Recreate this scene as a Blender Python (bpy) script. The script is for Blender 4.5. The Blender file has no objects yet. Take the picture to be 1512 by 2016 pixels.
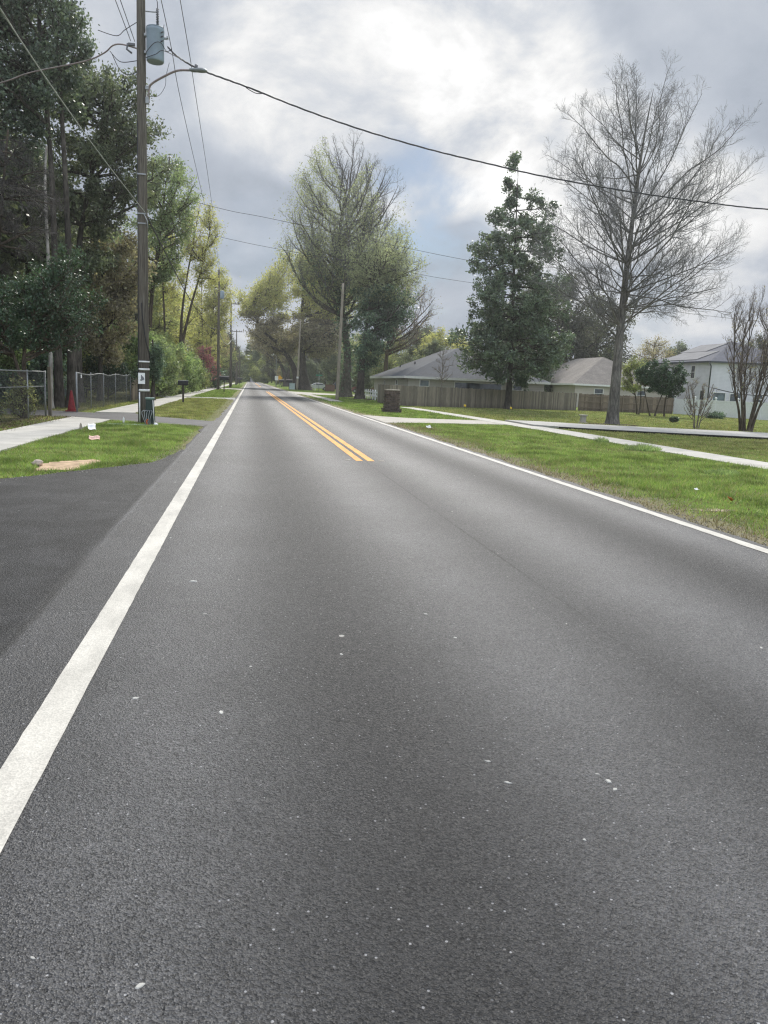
import bpy, math, random
import numpy as np
from mathutils import Vector, Matrix

scene = bpy.context.scene
COL = scene.collection
rad = math.radians

# ------------------------------------------------------------------ camera
EYE = 1.6
yaw, pitch, roll = rad(10.2), rad(9.37), rad(2.5)
fwd = Vector((math.sin(yaw) * math.cos(pitch), math.cos(yaw) * math.cos(pitch), -math.sin(pitch)))
r0 = Vector((math.cos(yaw), -math.sin(yaw), 0))
u0 = r0.cross(fwd)
RR = r0 * math.cos(roll) + u0 * math.sin(roll)
UU = -r0 * math.sin(roll) + u0 * math.cos(roll)
cam_data = bpy.data.cameras.new("camera")
cam = bpy.data.objects.new("camera", cam_data)
COL.objects.link(cam)
m = Matrix((RR, UU, -fwd)).transposed().to_4x4()
m.translation = Vector((0, 0, EYE))
cam.matrix_world = m
cam_data.sensor_fit = 'VERTICAL'
cam_data.sensor_height = 36
cam_data.lens = 27.036
cam_data.clip_start = 0.05
cam_data.clip_end = 4000
scene.camera = cam

# ------------------------------------------------------------------ materials
class NT:
    def __init__(s, tree):
        s.t = tree; s.n = tree.nodes; s.l = tree.links
    def node(s, typ, **kw):
        nd = s.n.new(typ)
        for k, v in kw.items(): setattr(nd, k, v)
        return nd
    def put(s, sock, v):
        if isinstance(v, bpy.types.NodeSocket): s.l.new(v, sock)
        elif v is not None:
            if isinstance(v, (tuple, list)) and len(v) == 3 and sock.type == 'RGBA': v = (*v, 1)
            sock.default_value = v
    def math(s, op, a, b=None, c=None, clamp=False):
        nd = s.node('ShaderNodeMath', operation=op, use_clamp=clamp)
        for i, v in enumerate((a, b, c)):
            if v is not None: s.put(nd.inputs[i], v)
        return nd.outputs[0]
    def vmath(s, op, a, b=None):
        nd = s.node('ShaderNodeVectorMath', operation=op)
        s.put(nd.inputs[0], a)
        if b is not None: s.put(nd.inputs[1], b)
        return nd.outputs['Value'] if op in ('DOT_PRODUCT', 'LENGTH') else nd.outputs[0]
    def mix(s, fac, a, b, blend='MIX'):
        nd = s.node('ShaderNodeMixRGB', blend_type=blend)
        s.put(nd.inputs[0], fac); s.put(nd.inputs[1], a); s.put(nd.inputs[2], b)
        return nd.outputs[0]
    def noise(s, vec, scale, detail=4, rough=.5, dist=0):
        nd = s.node('ShaderNodeTexNoise')
        if vec is not None: s.l.new(vec, nd.inputs['Vector'])
        nd.inputs['Scale'].default_value = scale; nd.inputs['Detail'].default_value = detail
        nd.inputs['Roughness'].default_value = rough; nd.inputs['Distortion'].default_value = dist
        return nd.outputs[0]
    def vor(s, vec, scale, feature='F1'):
        nd = s.node('ShaderNodeTexVoronoi', feature=feature)
        if vec is not None: s.l.new(vec, nd.inputs['Vector'])
        nd.inputs['Scale'].default_value = scale
        return nd
    def ramp(s, fac, stops):
        nd = s.node('ShaderNodeValToRGB')
        s.put(nd.inputs[0], fac)
        e = nd.color_ramp.elements
        while len(e) < len(stops): e.new(.5)
        for i, (p, c) in enumerate(stops):
            e[i].position = p
            e[i].color = (*c, 1) if isinstance(c, (tuple, list)) else (c, c, c, 1)
        return nd.outputs[0]
    def step(s, v, lo, hi, a=0., b=1.):
        nd = s.node('ShaderNodeMapRange', interpolation_type='SMOOTHSTEP')
        s.put(nd.inputs[0], v)
        for i, x in enumerate((lo, hi, a, b)): nd.inputs[i + 1].default_value = x
        return nd.outputs[0]
    def obj(s, scale=None):
        o = s.node('ShaderNodeTexCoord').outputs['Object']
        if scale:
            mp = s.node('ShaderNodeMapping'); s.l.new(o, mp.inputs[0]); mp.inputs['Scale'].default_value = scale
            o = mp.outputs[0]
        return o
    def xyz(s, v):
        nd = s.node('ShaderNodeSeparateXYZ'); s.l.new(v, nd.inputs[0]); return nd.outputs
    def rnd(s):
        return s.node('ShaderNodeNewGeometry').outputs['Random Per Island']
    def bump(s, h, strength, dist):
        nd = s.node('ShaderNodeBump'); nd.inputs['Strength'].default_value = strength; nd.inputs['Distance'].default_value = dist
        s.l.new(h, nd.inputs['Height']); return nd.outputs[0]

def new_mat(name):
    mt = bpy.data.materials.new(name); mt.use_nodes = True
    nt = NT(mt.node_tree)
    p = mt.node_tree.nodes['Principled BSDF']
    return mt, nt, p

def mat_simple(name, col, rough=.7, spec=.3, metal=0, var=.18, scale=6., bump=0, bscale=40, stretch=None):
    mt, nt, p = new_mat(name)
    v = nt.obj(stretch)
    f = nt.noise(v, scale, 5, .6)
    k = nt.step(f, .3, .7, 1 - var, 1 + var)
    c = nt.mix(1, (*col,), nt.ramp(0.5, [(0, 1.), (1, 1.)]), 'MULTIPLY')
    c = nt.vmath('MULTIPLY', c, k)
    nt.put(p.inputs['Base Color'], c)
    p.inputs['Roughness'].default_value = rough
    p.inputs['Specular IOR Level'].default_value = spec
    p.inputs['Metallic'].default_value = metal
    if bump:
        nt.l.new(nt.bump(nt.noise(v, bscale, 4, .6), .6, bump), p.inputs['Normal'])
    return mt

def mat_leaf(name, cols, trans=.35, rough=.5, spec=.35, clump=.5, cscale=.8, tcol=None, sat=.82):
    """leaf colours drawn per leaf, lightened and darkened in clumps"""
    mt, nt, p = new_mat(name)
    r = nt.rnd()
    n = len(cols)
    def grey(c):  # greys the colours; on tree leaves this stands in for the haze veil
        g_ = .3 * c[0] + .6 * c[1] + .1 * c[2]
        return tuple(g_ + (v - g_) * sat for v in c)
    cols = [grey(c) for c in cols]
    c = nt.ramp(r, [(i / max(1, n - 1), cc) for i, cc in enumerate(cols)])
    f = nt.noise(nt.obj(), cscale, 3, .6)
    c = nt.vmath('MULTIPLY', c, nt.step(f, .3, .7, 1 - clump, 1 + clump))
    nt.put(p.inputs['Base Color'], c)
    p.inputs['Roughness'].default_value = rough
    p.inputs['Specular IOR Level'].default_value = spec
    tr = nt.node('ShaderNodeBsdfTranslucent')
    nt.put(tr.inputs[0], nt.vmath('MULTIPLY', c, tcol or (1.25, 1.3, .85)))
    mx = nt.node('ShaderNodeMixShader'); mx.inputs[0].default_value = trans
    nt.l.new(p.outputs[0], mx.inputs[1]); nt.l.new(tr.outputs[0], mx.inputs[2])
    nt.l.new(mx.outputs[0], nt.n['Material Output'].inputs[0])
    return mt

def mat_bark(name, c1, c2, sc=1., bump=.03):
    mt, nt, p = new_mat(name)
    v = nt.obj((7 * sc, 7 * sc, 1.6 * sc))
    f = nt.noise(v, 1.6, 6, .65, .4)
    g = nt.noise(nt.obj(), .9, 3, .5)
    c = nt.mix(nt.step(f, .35, .65), c1, c2)
    c = nt.vmath('MULTIPLY', c, nt.step(g, .3, .7, .75, 1.25))
    nt.put(p.inputs['Base Color'], c)
    p.inputs['Roughness'].default_value = .9
    p.inputs['Specular IOR Level'].default_value = .2
    if bump: nt.l.new(nt.bump(f, .8, bump), p.inputs['Normal'])
    return mt

def mat_asphalt():
    mt, nt, p = new_mat('asphalt')
    v = nt.obj()
    x, y, z = nt.xyz(v)
    cell = nt.vor(v, 165)
    rr = nt.xyz(cell.outputs['Color'])
    agg = nt.step(rr[0], 0, 1, .42, 1.55)
    big = nt.vor(v, 75)
    bc = nt.xyz(big.outputs['Color'])
    chip = nt.math('MULTIPLY', nt.step(bc[0], .925, .955), nt.step(big.outputs['Distance'], .26, .38, 1, 0))
    chipv = nt.math('MULTIPLY', chip, nt.step(bc[1], 0, 1, .03, .24))
    pit = nt.math('MULTIPLY', nt.step(bc[2], .8, .84), nt.step(big.outputs['Distance'], .3, .5, 1, 0))
    mid = nt.noise(v, .55, 5, .6)
    fine = nt.noise(v, 9, 4, .6)
    def gauss(c0, w):
        d = nt.math('DIVIDE', nt.math('SUBTRACT', x, c0), w)
        return nt.math('EXPONENT', nt.math('MULTIPLY', nt.math('MULTIPLY', d, d), -1.))
    # oil stripe down the middle of each lane, paler wheel paths beside it
    oil = nt.math('ADD', nt.math('ADD', gauss(.58, .6), gauss(4.28, .45)), nt.math('MULTIPLY', gauss(2.42, .3), .55))
    wheel = nt.math('ADD', nt.math('ADD', gauss(-.35, .4), gauss(1.6, .4)), nt.math('ADD', gauss(3.25, .4), gauss(5.1, .3)))
    k = nt.math('SUBTRACT', 1.0, nt.math('MULTIPLY', oil, .60))
    k = nt.math('ADD', k, nt.math('MULTIPLY', wheel, .5))
    k = nt.math('MULTIPLY', k, nt.step(mid, .3, .7, .78, 1.2))
    k = nt.math('MULTIPLY', k, nt.step(fine, .3, .7, .90, 1.1))
    # far side street asphalt left of the joint is darker
    base = nt.math('MULTIPLY', nt.math('MULTIPLY', k, agg), .042)
    base = nt.math('ADD', base, chipv)
    base = nt.math('MULTIPLY', base, nt.math('SUBTRACT', 1., nt.math('MULTIPLY', pit, .6)))
    apr = nt.step(x, -1.5, -1.42, 1, 0)
    base = nt.math('MULTIPLY', base, nt.math('ADD', 1., nt.math('MULTIPLY', apr, nt.step(nt.noise(v, 1.7, 6, .7, .6), .3, .7, -.35, .55))))
    # construction joint along the centre, uneven and patchy
    wob = nt.math('ADD', 2.40, nt.math('MULTIPLY', nt.math('SUBTRACT', nt.noise(v, 3.5, 4, .7), .5), .05))
    dj = nt.math('ABSOLUTE', nt.math('SUBTRACT', x, wob))
    jw = nt.math('MULTIPLY', nt.step(dj, .005, .022, 1, 0), nt.math('MULTIPLY', nt.step(y, 5.2, 7.0, .35, 1.), nt.step(nt.noise(nt.obj((1, .45, 1)), 1.3, 3, .6), .32, .5, .25, 1.)))
    base = nt.math('MULTIPLY', base, nt.math('SUBTRACT', 1., nt.math('MULTIPLY', jw, .9)))
    wob2 = nt.math('ADD', -1.36, nt.math('MULTIPLY', nt.math('SUBTRACT', nt.noise(v, 2.2, 4, .7), .5), .10))
    dj2 = nt.math('ABSOLUTE', nt.math('SUBTRACT', x, wob2))
    seam = nt.math('MULTIPLY', nt.step(dj2, .005, .045, 1, 0), nt.step(y, 10, 17, 1, 1))
    base = nt.math('MULTIPLY', base, nt.step(nt.math('SUBTRACT', x, wob2), -.012, .012, .62, 1.))
    seamc = nt.step(y, 5.5, 8.5, -.6, .9)
    base = nt.math('MULTIPLY', base, nt.math('ADD', 1., nt.math('MULTIPLY', seam, seamc)))
    # sparse pale spots pressed into the surface
    sp = nt.vor(v, 1.25)
    sc = nt.xyz(sp.outputs['Color'])
    wsp = nt.math('ADD', sp.outputs['Distance'], nt.math('MULTIPLY', nt.math('SUBTRACT', nt.noise(v, 40, 3, .6), .5), .03))
    rad_ = nt.math('MULTIPLY', sc[1], .032)
    spot = nt.math('MULTIPLY', nt.math('LESS_THAN', wsp, rad_), nt.math('GREATER_THAN', sc[0], .45))
    sp2 = nt.vor(v, 4.5)
    sc2 = nt.xyz(sp2.outputs['Color'])
    spot2 = nt.math('MULTIPLY', nt.math('LESS_THAN', sp2.outputs['Distance'], nt.math('MULTIPLY', sc2[1], .05)), nt.math('GREATER_THAN', sc2[0], .93))
    spot = nt.math('MAXIMUM', spot, nt.math('MULTIPLY', spot2, .8))
    comb = nt.node('ShaderNodeCombineColor')
    nt.put(comb.inputs[0], nt.math('MULTIPLY', base, 1.0)); nt.put(comb.inputs[1], nt.math('MULTIPLY', base, .995)); nt.put(comb.inputs[2], nt.math('MULTIPLY', base, 1.02))
    c = nt.mix(nt.math('MULTIPLY', spot, .8), comb.outputs[0], (.36, .35, .32))
    nt.put(p.inputs['Base Color'], c)
    nt.put(p.inputs['Specular IOR Level'], nt.step(x, -1.45, -1.3, .2, .42))
    nt.put(p.inputs['Roughness'], nt.math('SUBTRACT', nt.step(rr[1], 0, 1, .44, .76), nt.math('MULTIPLY', nt.math('SUBTRACT', wheel, oil), .08)))
    h = nt.math('ADD', cell.outputs['Distance'], nt.math('MULTIPLY', big.outputs['Distance'], 1.4))
    nt.l.new(nt.bump(h, .62, .006), p.inputs['Normal'])
    return mt

def mat_drive_asphalt():
    mt, nt, p = new_mat('driveway_asphalt')
    v = nt.obj()
    cell = nt.vor(v, 110)
    k = nt.step(nt.xyz(cell.outputs['Color'])[0], 0, 1, .6, 1.3)
    k = nt.math('MULTIPLY', k, nt.step(nt.noise(v, .8, 5, .6), .3, .7, .75, 1.25))
    nt.put(p.inputs['Base Color'], nt.vmath('MULTIPLY', (.075, .073, .074), k))
    p.inputs['Roughness'].default_value = .75
    return mt

def mat_paint(name, col, wear):
    mt, nt, p = new_mat(name)
    v = nt.obj()
    g = nt.vor(v, 120)
    k = nt.step(nt.xyz(g.outputs['Color'])[0], 0, 1, .86, 1.08)
    st = nt.step(nt.noise(nt.obj((1.6, .5, 1)), 2.5, 6, .65), .33, .75, 1.08, .72)
    c = nt.vmath('MULTIPLY', nt.vmath('MULTIPLY', col, k), st)
    w = nt.math('MULTIPLY', nt.step(nt.noise(v, 60, 4, .7), .62, .72), wear)
    w2 = nt.math('MULTIPLY', nt.step(nt.noise(v, 5, 5, .65), .6, .72), wear)
    c = nt.mix(nt.math('MAXIMUM', w, w2), c, (.14, .14, .14))
    nt.put(p.inputs['Base Color'], c)
    p.inputs['Roughness'].default_value = .7
    nt.l.new(nt.bump(g.outputs['Distance'], .5, .003), p.inputs['Normal'])
    return mt

def mat_concrete(name, col, jy=1.5):
    mt, nt, p = new_mat(name)
    v = nt.obj()
    k = nt.step(nt.noise(v, 1.1, 6, .65), .3, .7, .84, 1.12)
    k = nt.math('MULTIPLY', k, nt.step(nt.noise(v, 45, 3, .6), .3, .7, .9, 1.08))
    k = nt.math('MULTIPLY', k, nt.step(nt.noise(v, 6, 4, .7), .62, .75, 1., .8))
    x, y, z = nt.xyz(v)
    if jy:
        fr = nt.math('FRACT', nt.math('DIVIDE', y, jy))
        k = nt.math('MULTIPLY', k, nt.step(nt.math('ABSOLUTE', nt.math('SUBTRACT', fr, .5)), .006, .018, .5, 1.))
    nt.put(p.inputs['Base Color'], nt.vmath('MULTIPLY', col, k))
    p.inputs['Roughness'].default_value = .85
    return mt

def mat_ground():
    mt, nt, p = new_mat('lawn_ground')
    v = nt.obj()
    x, y, z = nt.xyz(v)
    a = nt.noise(v, .35, 6, .65)
    b = nt.noise(v, 3.5, 5, .7)
    d = nt.noise(v, 30, 4, .7)
    gcol = nt.mix(nt.step(b, .3, .7), (.10, .165, .024), (.165, .225, .045))
    dry = nt.mix(nt.step(b, .3, .7), (.20, .185, .06), (.27, .235, .10))
    c = nt.mix(nt.math('MULTIPLY', nt.step(nt.math('ADD', nt.math('MULTIPLY', a, .6), nt.math('MULTIPLY', b, .4)), .46, .66), .75), gcol, dry)
    c = nt.vmath('MULTIPLY', c, nt.step(d, .3, .7, .65, 1.3))
    # sandy verge beside the road on the right
    e = nt.math('ADD', x, nt.math('MULTIPLY', nt.math('SUBTRACT', b, .5), 2.0))
    sand_f = nt.math('MULTIPLY', nt.step(e, 5.9, 6.9, 1, 0), nt.math('GREATER_THAN', x, 4))
    sandc = nt.mix(nt.step(d, .3, .7), (.17, .135, .085), (.34, .29, .21))
    c = nt.mix(nt.math('MULTIPLY', sand_f, .85), c, sandc)
    # sandy rim on the left verge
    e2 = nt.math('ADD', x, nt.math('MULTIPLY', nt.math('SUBTRACT', b, .5), 1.2))
    c = nt.mix(nt.math('MULTIPLY', nt.math('MULTIPLY', nt.math('MULTIPLY', nt.step(e2, -1.9, -1.35, 0, 1), nt.step(d, .4, .6, .25, 1)), nt.math('LESS_THAN', x, 2)), .85), c, sandc)
    # leaf litter and bare soil under the trees on the left
    litter = nt.mix(nt.step(nt.noise(v, 9, 5, .7), .35, .65), (.05, .038, .024), (.125, .085, .05))
    lf = nt.math('MULTIPLY', nt.step(nt.math('ADD', x, nt.math('MULTIPLY', nt.math('SUBTRACT', a, .5), 5)), -7.6, -6.0, 1, 0), nt.step(b, .3, .6, 1, .55))
    c = nt.mix(lf, c, litter)
    nt.put(p.inputs['Base Color'], c)
    p.inputs['Roughness'].default_value = .95
    p.inputs['Specular IOR Level'].default_value = .1
    nt.l.new(nt.bump(d, .8, .05), p.inputs['Normal'])
    return mt

def mat_wood_pole():
    mt, nt, p = new_mat('weathered_pole_wood')
    v = nt.obj((9, 9, .35))
    f = nt.noise(v, 2.4, 7, .7, .3)
    fine = nt.noise(nt.obj((40, 40, 1.0)), 2., 4, .6)
    c = nt.ramp(f, [(.3, (.055, .047, .037)), (.5, (.115, .10, .08)), (.72, (.18, .165, .14))])
    c = nt.vmath('MULTIPLY', c, nt.step(fine, .35, .65, .65, 1.25))
    z = nt.xyz(nt.obj())[2]
    c = nt.vmath('MULTIPLY', c, nt.step(z, .5, 6., .72, 1.15))
    nt.put(p.inputs['Base Color'], c)
    p.inputs['Roughness'].default_value = .85; p.inputs['Specular IOR Level'].default_value = .25
    nt.l.new(nt.bump(fine, .7, .015), p.inputs['Normal'])
    return mt

def mat_board(name, c1, c2):
    mt, nt, p = new_mat(name)
    r = nt.rnd()
    f = nt.noise(nt.obj((14, 14, 1.2)), 1.5, 6, .65)
    c = nt.mix(nt.step(f, .3, .7), c1, c2)
    c = nt.vmath('MULTIPLY', c, nt.step(r, 0, 1, .72, 1.25))
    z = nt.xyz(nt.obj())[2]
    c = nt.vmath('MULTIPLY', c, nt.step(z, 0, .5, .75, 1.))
    nt.put(p.inputs['Base Color'], c)
    p.inputs['Roughness'].default_value = .9
    return mt

def mat_shingle(name, col):
    mt, nt, p = new_mat(name)
    v = nt.obj()
    br = nt.node('ShaderNodeTexBrick')
    x, y, z = nt.xyz(v)
    cmb = nt.node('ShaderNodeCombineXYZ')
    nt.put(cmb.inputs[0], nt.math('ADD', x, y)); nt.put(cmb.inputs[1], nt.math('MULTIPLY', z, 2.2))
    nt.l.new(cmb.outputs[0], br.inputs['Vector'])
    br.inputs['Scale'].default_value = 3.2
    br.inputs['Color1'].default_value = (.75, .75, .75, 1); br.inputs['Color2'].default_value = (1.15, 1.15, 1.15, 1)
    br.inputs['Mortar'].default_value = (.5, .5, .5, 1); br.inputs['Mortar Size'].default_value = .03
    k = nt.step(nt.noise(v, .8, 5, .6), .3, .7, .85, 1.15)
    g = nt.step(nt.noise(v, 25, 3, .6), .3, .7, .8, 1.2)
    c = nt.vmath('MULTIPLY', nt.vmath('MULTIPLY', nt.vmath('MULTIPLY', col, br.outputs[0]), k), g)
    nt.put(p.inputs['Base Color'], c)
    p.inputs['Roughness'].default_value = .9
    return mt

def mat_siding(name, col, step=.18):
    mt, nt, p = new_mat(name)
    v = nt.obj()
    z = nt.xyz(v)[2]
    fr = nt.math('FRACT', nt.math('DIVIDE', z, step))
    k = nt.step(fr, .0, .14, .68, 1.)
    k = nt.math('MULTIPLY', k, nt.step(nt.noise(v, 1.2, 4, .6), .3, .7, .93, 1.05))
    nt.put(p.inputs['Base Color'], nt.vmath('MULTIPLY', col, k))
    p.inputs['Roughness'].default_value = .6
    return mt

def mat_glass(name='window_glass', col=(.03, .04, .045)):
    mt, nt, p = new_mat(name)
    k = nt.step(nt.noise(nt.obj(), 1.5, 2), .35, .65, .6, 1.5)
    nt.put(p.inputs['Base Color'], nt.vmath('MULTIPLY', col, k))
    p.inputs['Roughness'].default_value = .08
    p.inputs['Specular IOR Level'].default_value = .6
    return mt

M = {}
M['asphalt'] = mat_asphalt()
M['drive'] = mat_drive_asphalt()
M['ground'] = mat_ground()
M['white_paint'] = mat_paint('white_road_paint', (.50, .475, .42), .3)
M['yellow_paint'] = mat_paint('yellow_road_paint', (.66, .295, .03), .3)
M['concrete'] = mat_concrete('pale_concrete', (.44, .42, .375))
M['concrete2'] = mat_concrete('old_concrete', (.40, .37, .32), 2.4)
M['gravel'] = mat_concrete('pale_gravel', (.36, .35, .325), 0)
M['pole'] = mat_wood_pole()
M['oldpole'] = mat_simple('grey_pole_wood', (.30, .265, .21), .85, .2, var=.3, scale=3, stretch=(8, 8, .5))
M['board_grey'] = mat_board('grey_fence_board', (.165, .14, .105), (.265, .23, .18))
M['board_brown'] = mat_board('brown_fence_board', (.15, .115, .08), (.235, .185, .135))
M['vinyl'] = mat_simple('white_vinyl', (.82, .82, .83), .45, .4, var=.05)
M['white'] = mat_simple('white_enamel', (.75, .75, .73), .5, .4, var=.08)
M['paper'] = mat_simple('paper', (.8, .79, .78), .8, .2, var=.08)
M['pink'] = mat_simple('pink_paper', (.72, .48, .40), .8, .2, var=.2, scale=30)
M['steel'] = mat_simple('galvanised_steel', (.33, .34, .34), .5, .5, .5, var=.15)
M['mesh'] = mat_simple('dull_chain_link', (.17, .175, .175), .6, .4, .3, var=.2)
M['tank'] = mat_simple('transformer_paint', (.27, .33, .38), .5, .4, var=.1, scale=3)
M['lamp'] = mat_simple('lamp_grey', (.23, .25, .25), .5, .4, var=.1)
M['arm'] = mat_simple('lamp_arm_metal', (.27, .22, .20), .6, .4, .2, var=.2)
M['porcelain'] = mat_simple('porcelain', (.12, .12, .13), .3, .5, var=.1)
M['cable'] = mat_simple('black_cable', (.045, .045, .05), .6, .3, var=.15)
M['cable_pale'] = mat_simple('pale_cable', (.4, .42, .38), .5, .5, var=.2, scale=12)
M['black'] = mat_simple('black_plastic', (.022, .022, .024), .5, .4, var=.2)
M['darkgreen'] = mat_simple('dark_green_plastic', (.02, .036, .03), .45, .4, var=.25, scale=9)
M['palegreen'] = mat_simple('faded_green_plastic', (.17, .24, .21), .6, .3, var=.15)
M['cone'] = mat_simple('faded_red_plastic', (.24, .025, .028), .55, .35, var=.25, scale=8)
M['rust'] = mat_simple('orange_plastic', (.55, .13, .04), .6, .3, var=.2)
M['yellow'] = mat_simple('yellow_plastic', (.75, .5, .03), .55, .3, var=.1)
M['brick'] = mat_board('dark_brick', (.075, .056, .047), (.15, .112, .092))
M['mortar'] = mat_simple('mortar', (.21, .175, .15), .95, .1, var=.2, scale=15)
M['capstone'] = mat_simple('capstone', (.42, .37, .31), .85, .2, var=.2, scale=9)
M['shingle_grey'] = mat_shingle('grey_shingles', (.062, .070, .083))
M['shingle_tan'] = mat_shingle('tan_shingles', (.185, .165, .145))
M['shingle_dark'] = mat_shingle('slate_shingles', (.085, .09, .115))
M['siding_beige'] = mat_siding('beige_siding', (.40, .375, .33))
M['siding_tan'] = mat_siding('tan_siding', (.46, .41, .36))
M['siding_white'] = mat_siding('white_siding', (.62, .605, .635), .16)
M['trim'] = mat_simple('white_trim', (.70, .69, .66), .5, .4, var=.06)
M['glass'] = mat_glass()
M['glass_teal'] = mat_glass('teal_glass', (.07, .10, .10))
M['solar'] = mat_simple('solar_cells', (.17, .17, .175), .8, .12, var=.12, scale=.8)
M['downpipe'] = mat_simple('dark_downpipe', (.06, .065, .075), .5, .4, var=.1)
M['sand'] = mat_simple('bare_sand', (.43, .315, .21), .95, .1, var=.3, scale=5, bump=.02, bscale=30)
M['mulch_pale'] = mat_simple('pale_dirt', (.30, .25, .18), .95, .1, var=.35, scale=9, bump=.02, bscale=30)
M['mulch'] = mat_simple('dark_mulch', (.06, .045, .033), .95, .1, var=.4, scale=8, bump=.05, bscale=20)
M['rock'] = mat_simple('pale_rock', (.52, .43, .36), .9, .2, var=.25, scale=9, bump=.01)
M['tar'] = mat_simple('dark_edging', (.018, .017, .016), .8, .2, var=.3)
M['car_white'] = mat_simple('white_car_paint', (.68, .70, .72), .25, .5, var=.03)
M['car_dark'] = mat_simple('dark_car_paint', (.03, .035, .04), .25, .5, var=.05)
M['car_red'] = mat_simple('red_car_paint', (.16, .04, .035), .3, .5, var=.05)
M['tyre'] = mat_simple('tyre_rubber', (.02, .02, .02), .8, .2, var=.1)
M['rim'] = mat_simple('wheel_rim', (.4, .4, .42), .4, .5, .6, var=.1)
M['redwood'] = mat_board('reddish_board', (.17, .10, .075), (.24, .15, .12))
M['sign_green'] = mat_simple('green_sign', (.03, .2, .13), .4, .4, var=.05)
M['sign_yellow'] = mat_simple('amber_sign', (.7, .36, .02), .4, .4, var=.05)
M['ink'] = mat_simple('dark_ink', (.05, .05, .08), .8, .2, var=.1)
M['cabinet'] = mat_simple('pale_cabinet_paint', (.42, .50, .50), .5, .4, var=.08)
# bark
M['bark_dark'] = mat_bark('dark_bark', (.04, .035, .03), (.11, .096, .08))
M['bark_grey'] = mat_bark('grey_bark', (.085, .078, .072), (.20, .185, .165))
M['bark_brown'] = mat_bark('brown_bark', (.05, .038, .028), (.125, .1, .075))
M['bark_pale'] = mat_bark('pale_dead_wood', (.25, .225, .195), (.45, .42, .38))
M['twig_dark'] = mat_bark('dark_twigs', (.055, .05, .046), (.115, .105, .095), bump=0)
M['bark_mid'] = mat_bark('mid_bark', (.07, .062, .052), (.165, .148, .125))
M['twig_brown'] = mat_bark('brown_twigs', (.13, .108, .095), (.24, .205, .18), bump=0)
M['twig_grey'] = mat_bark('grey_twigs', (.13, .13, .128), (.22, .215, .21), bump=0)
# leaves
M['lf_dark'] = mat_leaf('dark_evergreen_leaves', [(0.058, 0.095, 0.058), (0.105, 0.163, 0.090), (0.185, 0.251, 0.144)], 0.35, .42, .5, .45, sat=0.65)
M['lf_oak'] = mat_leaf('oak_leaves', [(0.081, 0.107, 0.056), (0.139, 0.182, 0.087), (0.217, 0.255, 0.127)], 0.38, .5, .4, .45, sat=0.65)
M['lf_gloss'] = mat_leaf('glossy_leaves', [(0.026, 0.064, 0.026), (0.044, 0.100, 0.040), (0.090, 0.150, 0.067)], .25, .42, .5, .4, 1.2, sat=0.75)
M['lf_mag'] = mat_leaf('magnolia_leaves', [(0.063, 0.108, 0.059), (0.113, 0.176, 0.088), (0.189, 0.268, 0.135)], 0.3, .42, .5, .4, sat=0.65)
M['lf_olive'] = mat_leaf('olive_leaves', [(0.153, 0.180, 0.076), (0.267, 0.305, 0.115), (0.381, 0.381, 0.153)], 0.5, .6, .3, .4)
M['lf_mid'] = mat_leaf('mid_green_leaves', [(0.136, 0.196, 0.091), (0.242, 0.318, 0.136), (0.363, 0.423, 0.196)], 0.5, .5, .4, .4)
M['lf_yellow'] = mat_leaf('spring_yellow_leaves', [(0.319, 0.331, 0.103), (0.456, 0.456, 0.136), (0.593, 0.525, 0.204)], 0.5, .6, .3, .35)
M['lf_tan'] = mat_leaf('tan_buds', [(0.306, 0.234, 0.144), (0.414, 0.324, 0.198), (0.360, 0.342, 0.162)], 0.45, .7, .2, .3)
M['lf_brown'] = mat_leaf('brown_dry_leaves', [(0.199, 0.168, 0.120), (0.322, 0.269, 0.172), (0.395, 0.359, 0.199)], 0.4, .7, .2, .4, sat=0.75)
M['lf_ivy'] = mat_leaf('ivy_leaves', [(0.054, 0.114, 0.073), (0.106, 0.196, 0.106), (0.196, 0.306, 0.163)], 0.32, .4, .5, .45, 1.1, sat=0.7)
M['lf_hedge'] = mat_leaf('hedge_leaves', [(0.135, 0.208, 0.069), (0.244, 0.341, 0.122), (0.390, 0.488, 0.208)], 0.45, .5, .4, .45)
M['lf_moss'] = mat_leaf('mossy_leaves', [(.062, .07, .048), (.10, .108, .072), (.15, .155, .11)], .4, .7, .2, .45, sat=.7)
M['lf_pale'] = mat_leaf('pale_spring_leaves', [(0.253, 0.286, 0.154), (0.341, 0.374, 0.204), (0.418, 0.440, 0.264)], .55, .6, .25, .35, sat=.7)  # paleness of the backlit veil is put into this leaf colour
M['lf_red'] = mat_leaf('red_blossom', [(.40, .10, .14), (.5, .17, .21), (.5, .25, .27)], .3, .6, .3, .25, sat=.9)
M['grass'] = mat_leaf('grass_blades', [(0.118, 0.208, 0.022), (0.180, 0.284, 0.040), (0.235, 0.332, 0.063), (0.347, 0.332, 0.124)], .35, .6, .25, .5, 1.3, sat=0.84)
M['grass_dry'] = mat_leaf('dry_grass_blades', [(0.172, 0.223, 0.040), (0.238, 0.274, 0.063), (0.312, 0.290, 0.105), (0.416, 0.342, 0.164)], .35, .6, .25, .5, 1.3, sat=0.84)
M['chip'] = mat_simple('pale_chips', (.42, .41, .38), .8, .3, var=.35, scale=3)
M['pebble'] = mat_leaf('pebbles', [(.12, .11, .10), (.24, .21, .17), (.4, .37, .32)], .01, .9, .2, .3)
M['straw'] = mat_leaf('straw_blades', [(.16, .13, .06), (.25, .2, .10), (.32, .27, .15)], .3, .7, .2, .3)
M['litter'] = mat_leaf('fallen_leaves', [(.09, .06, .035), (.16, .11, .06), (.22, .17, .11)], .1, .9, .1, .3)

# ------------------------------------------------------------------ object helpers
def link(o, parent=None):
    COL.objects.link(o)
    if parent is not None: o.parent = parent
    return o

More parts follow.
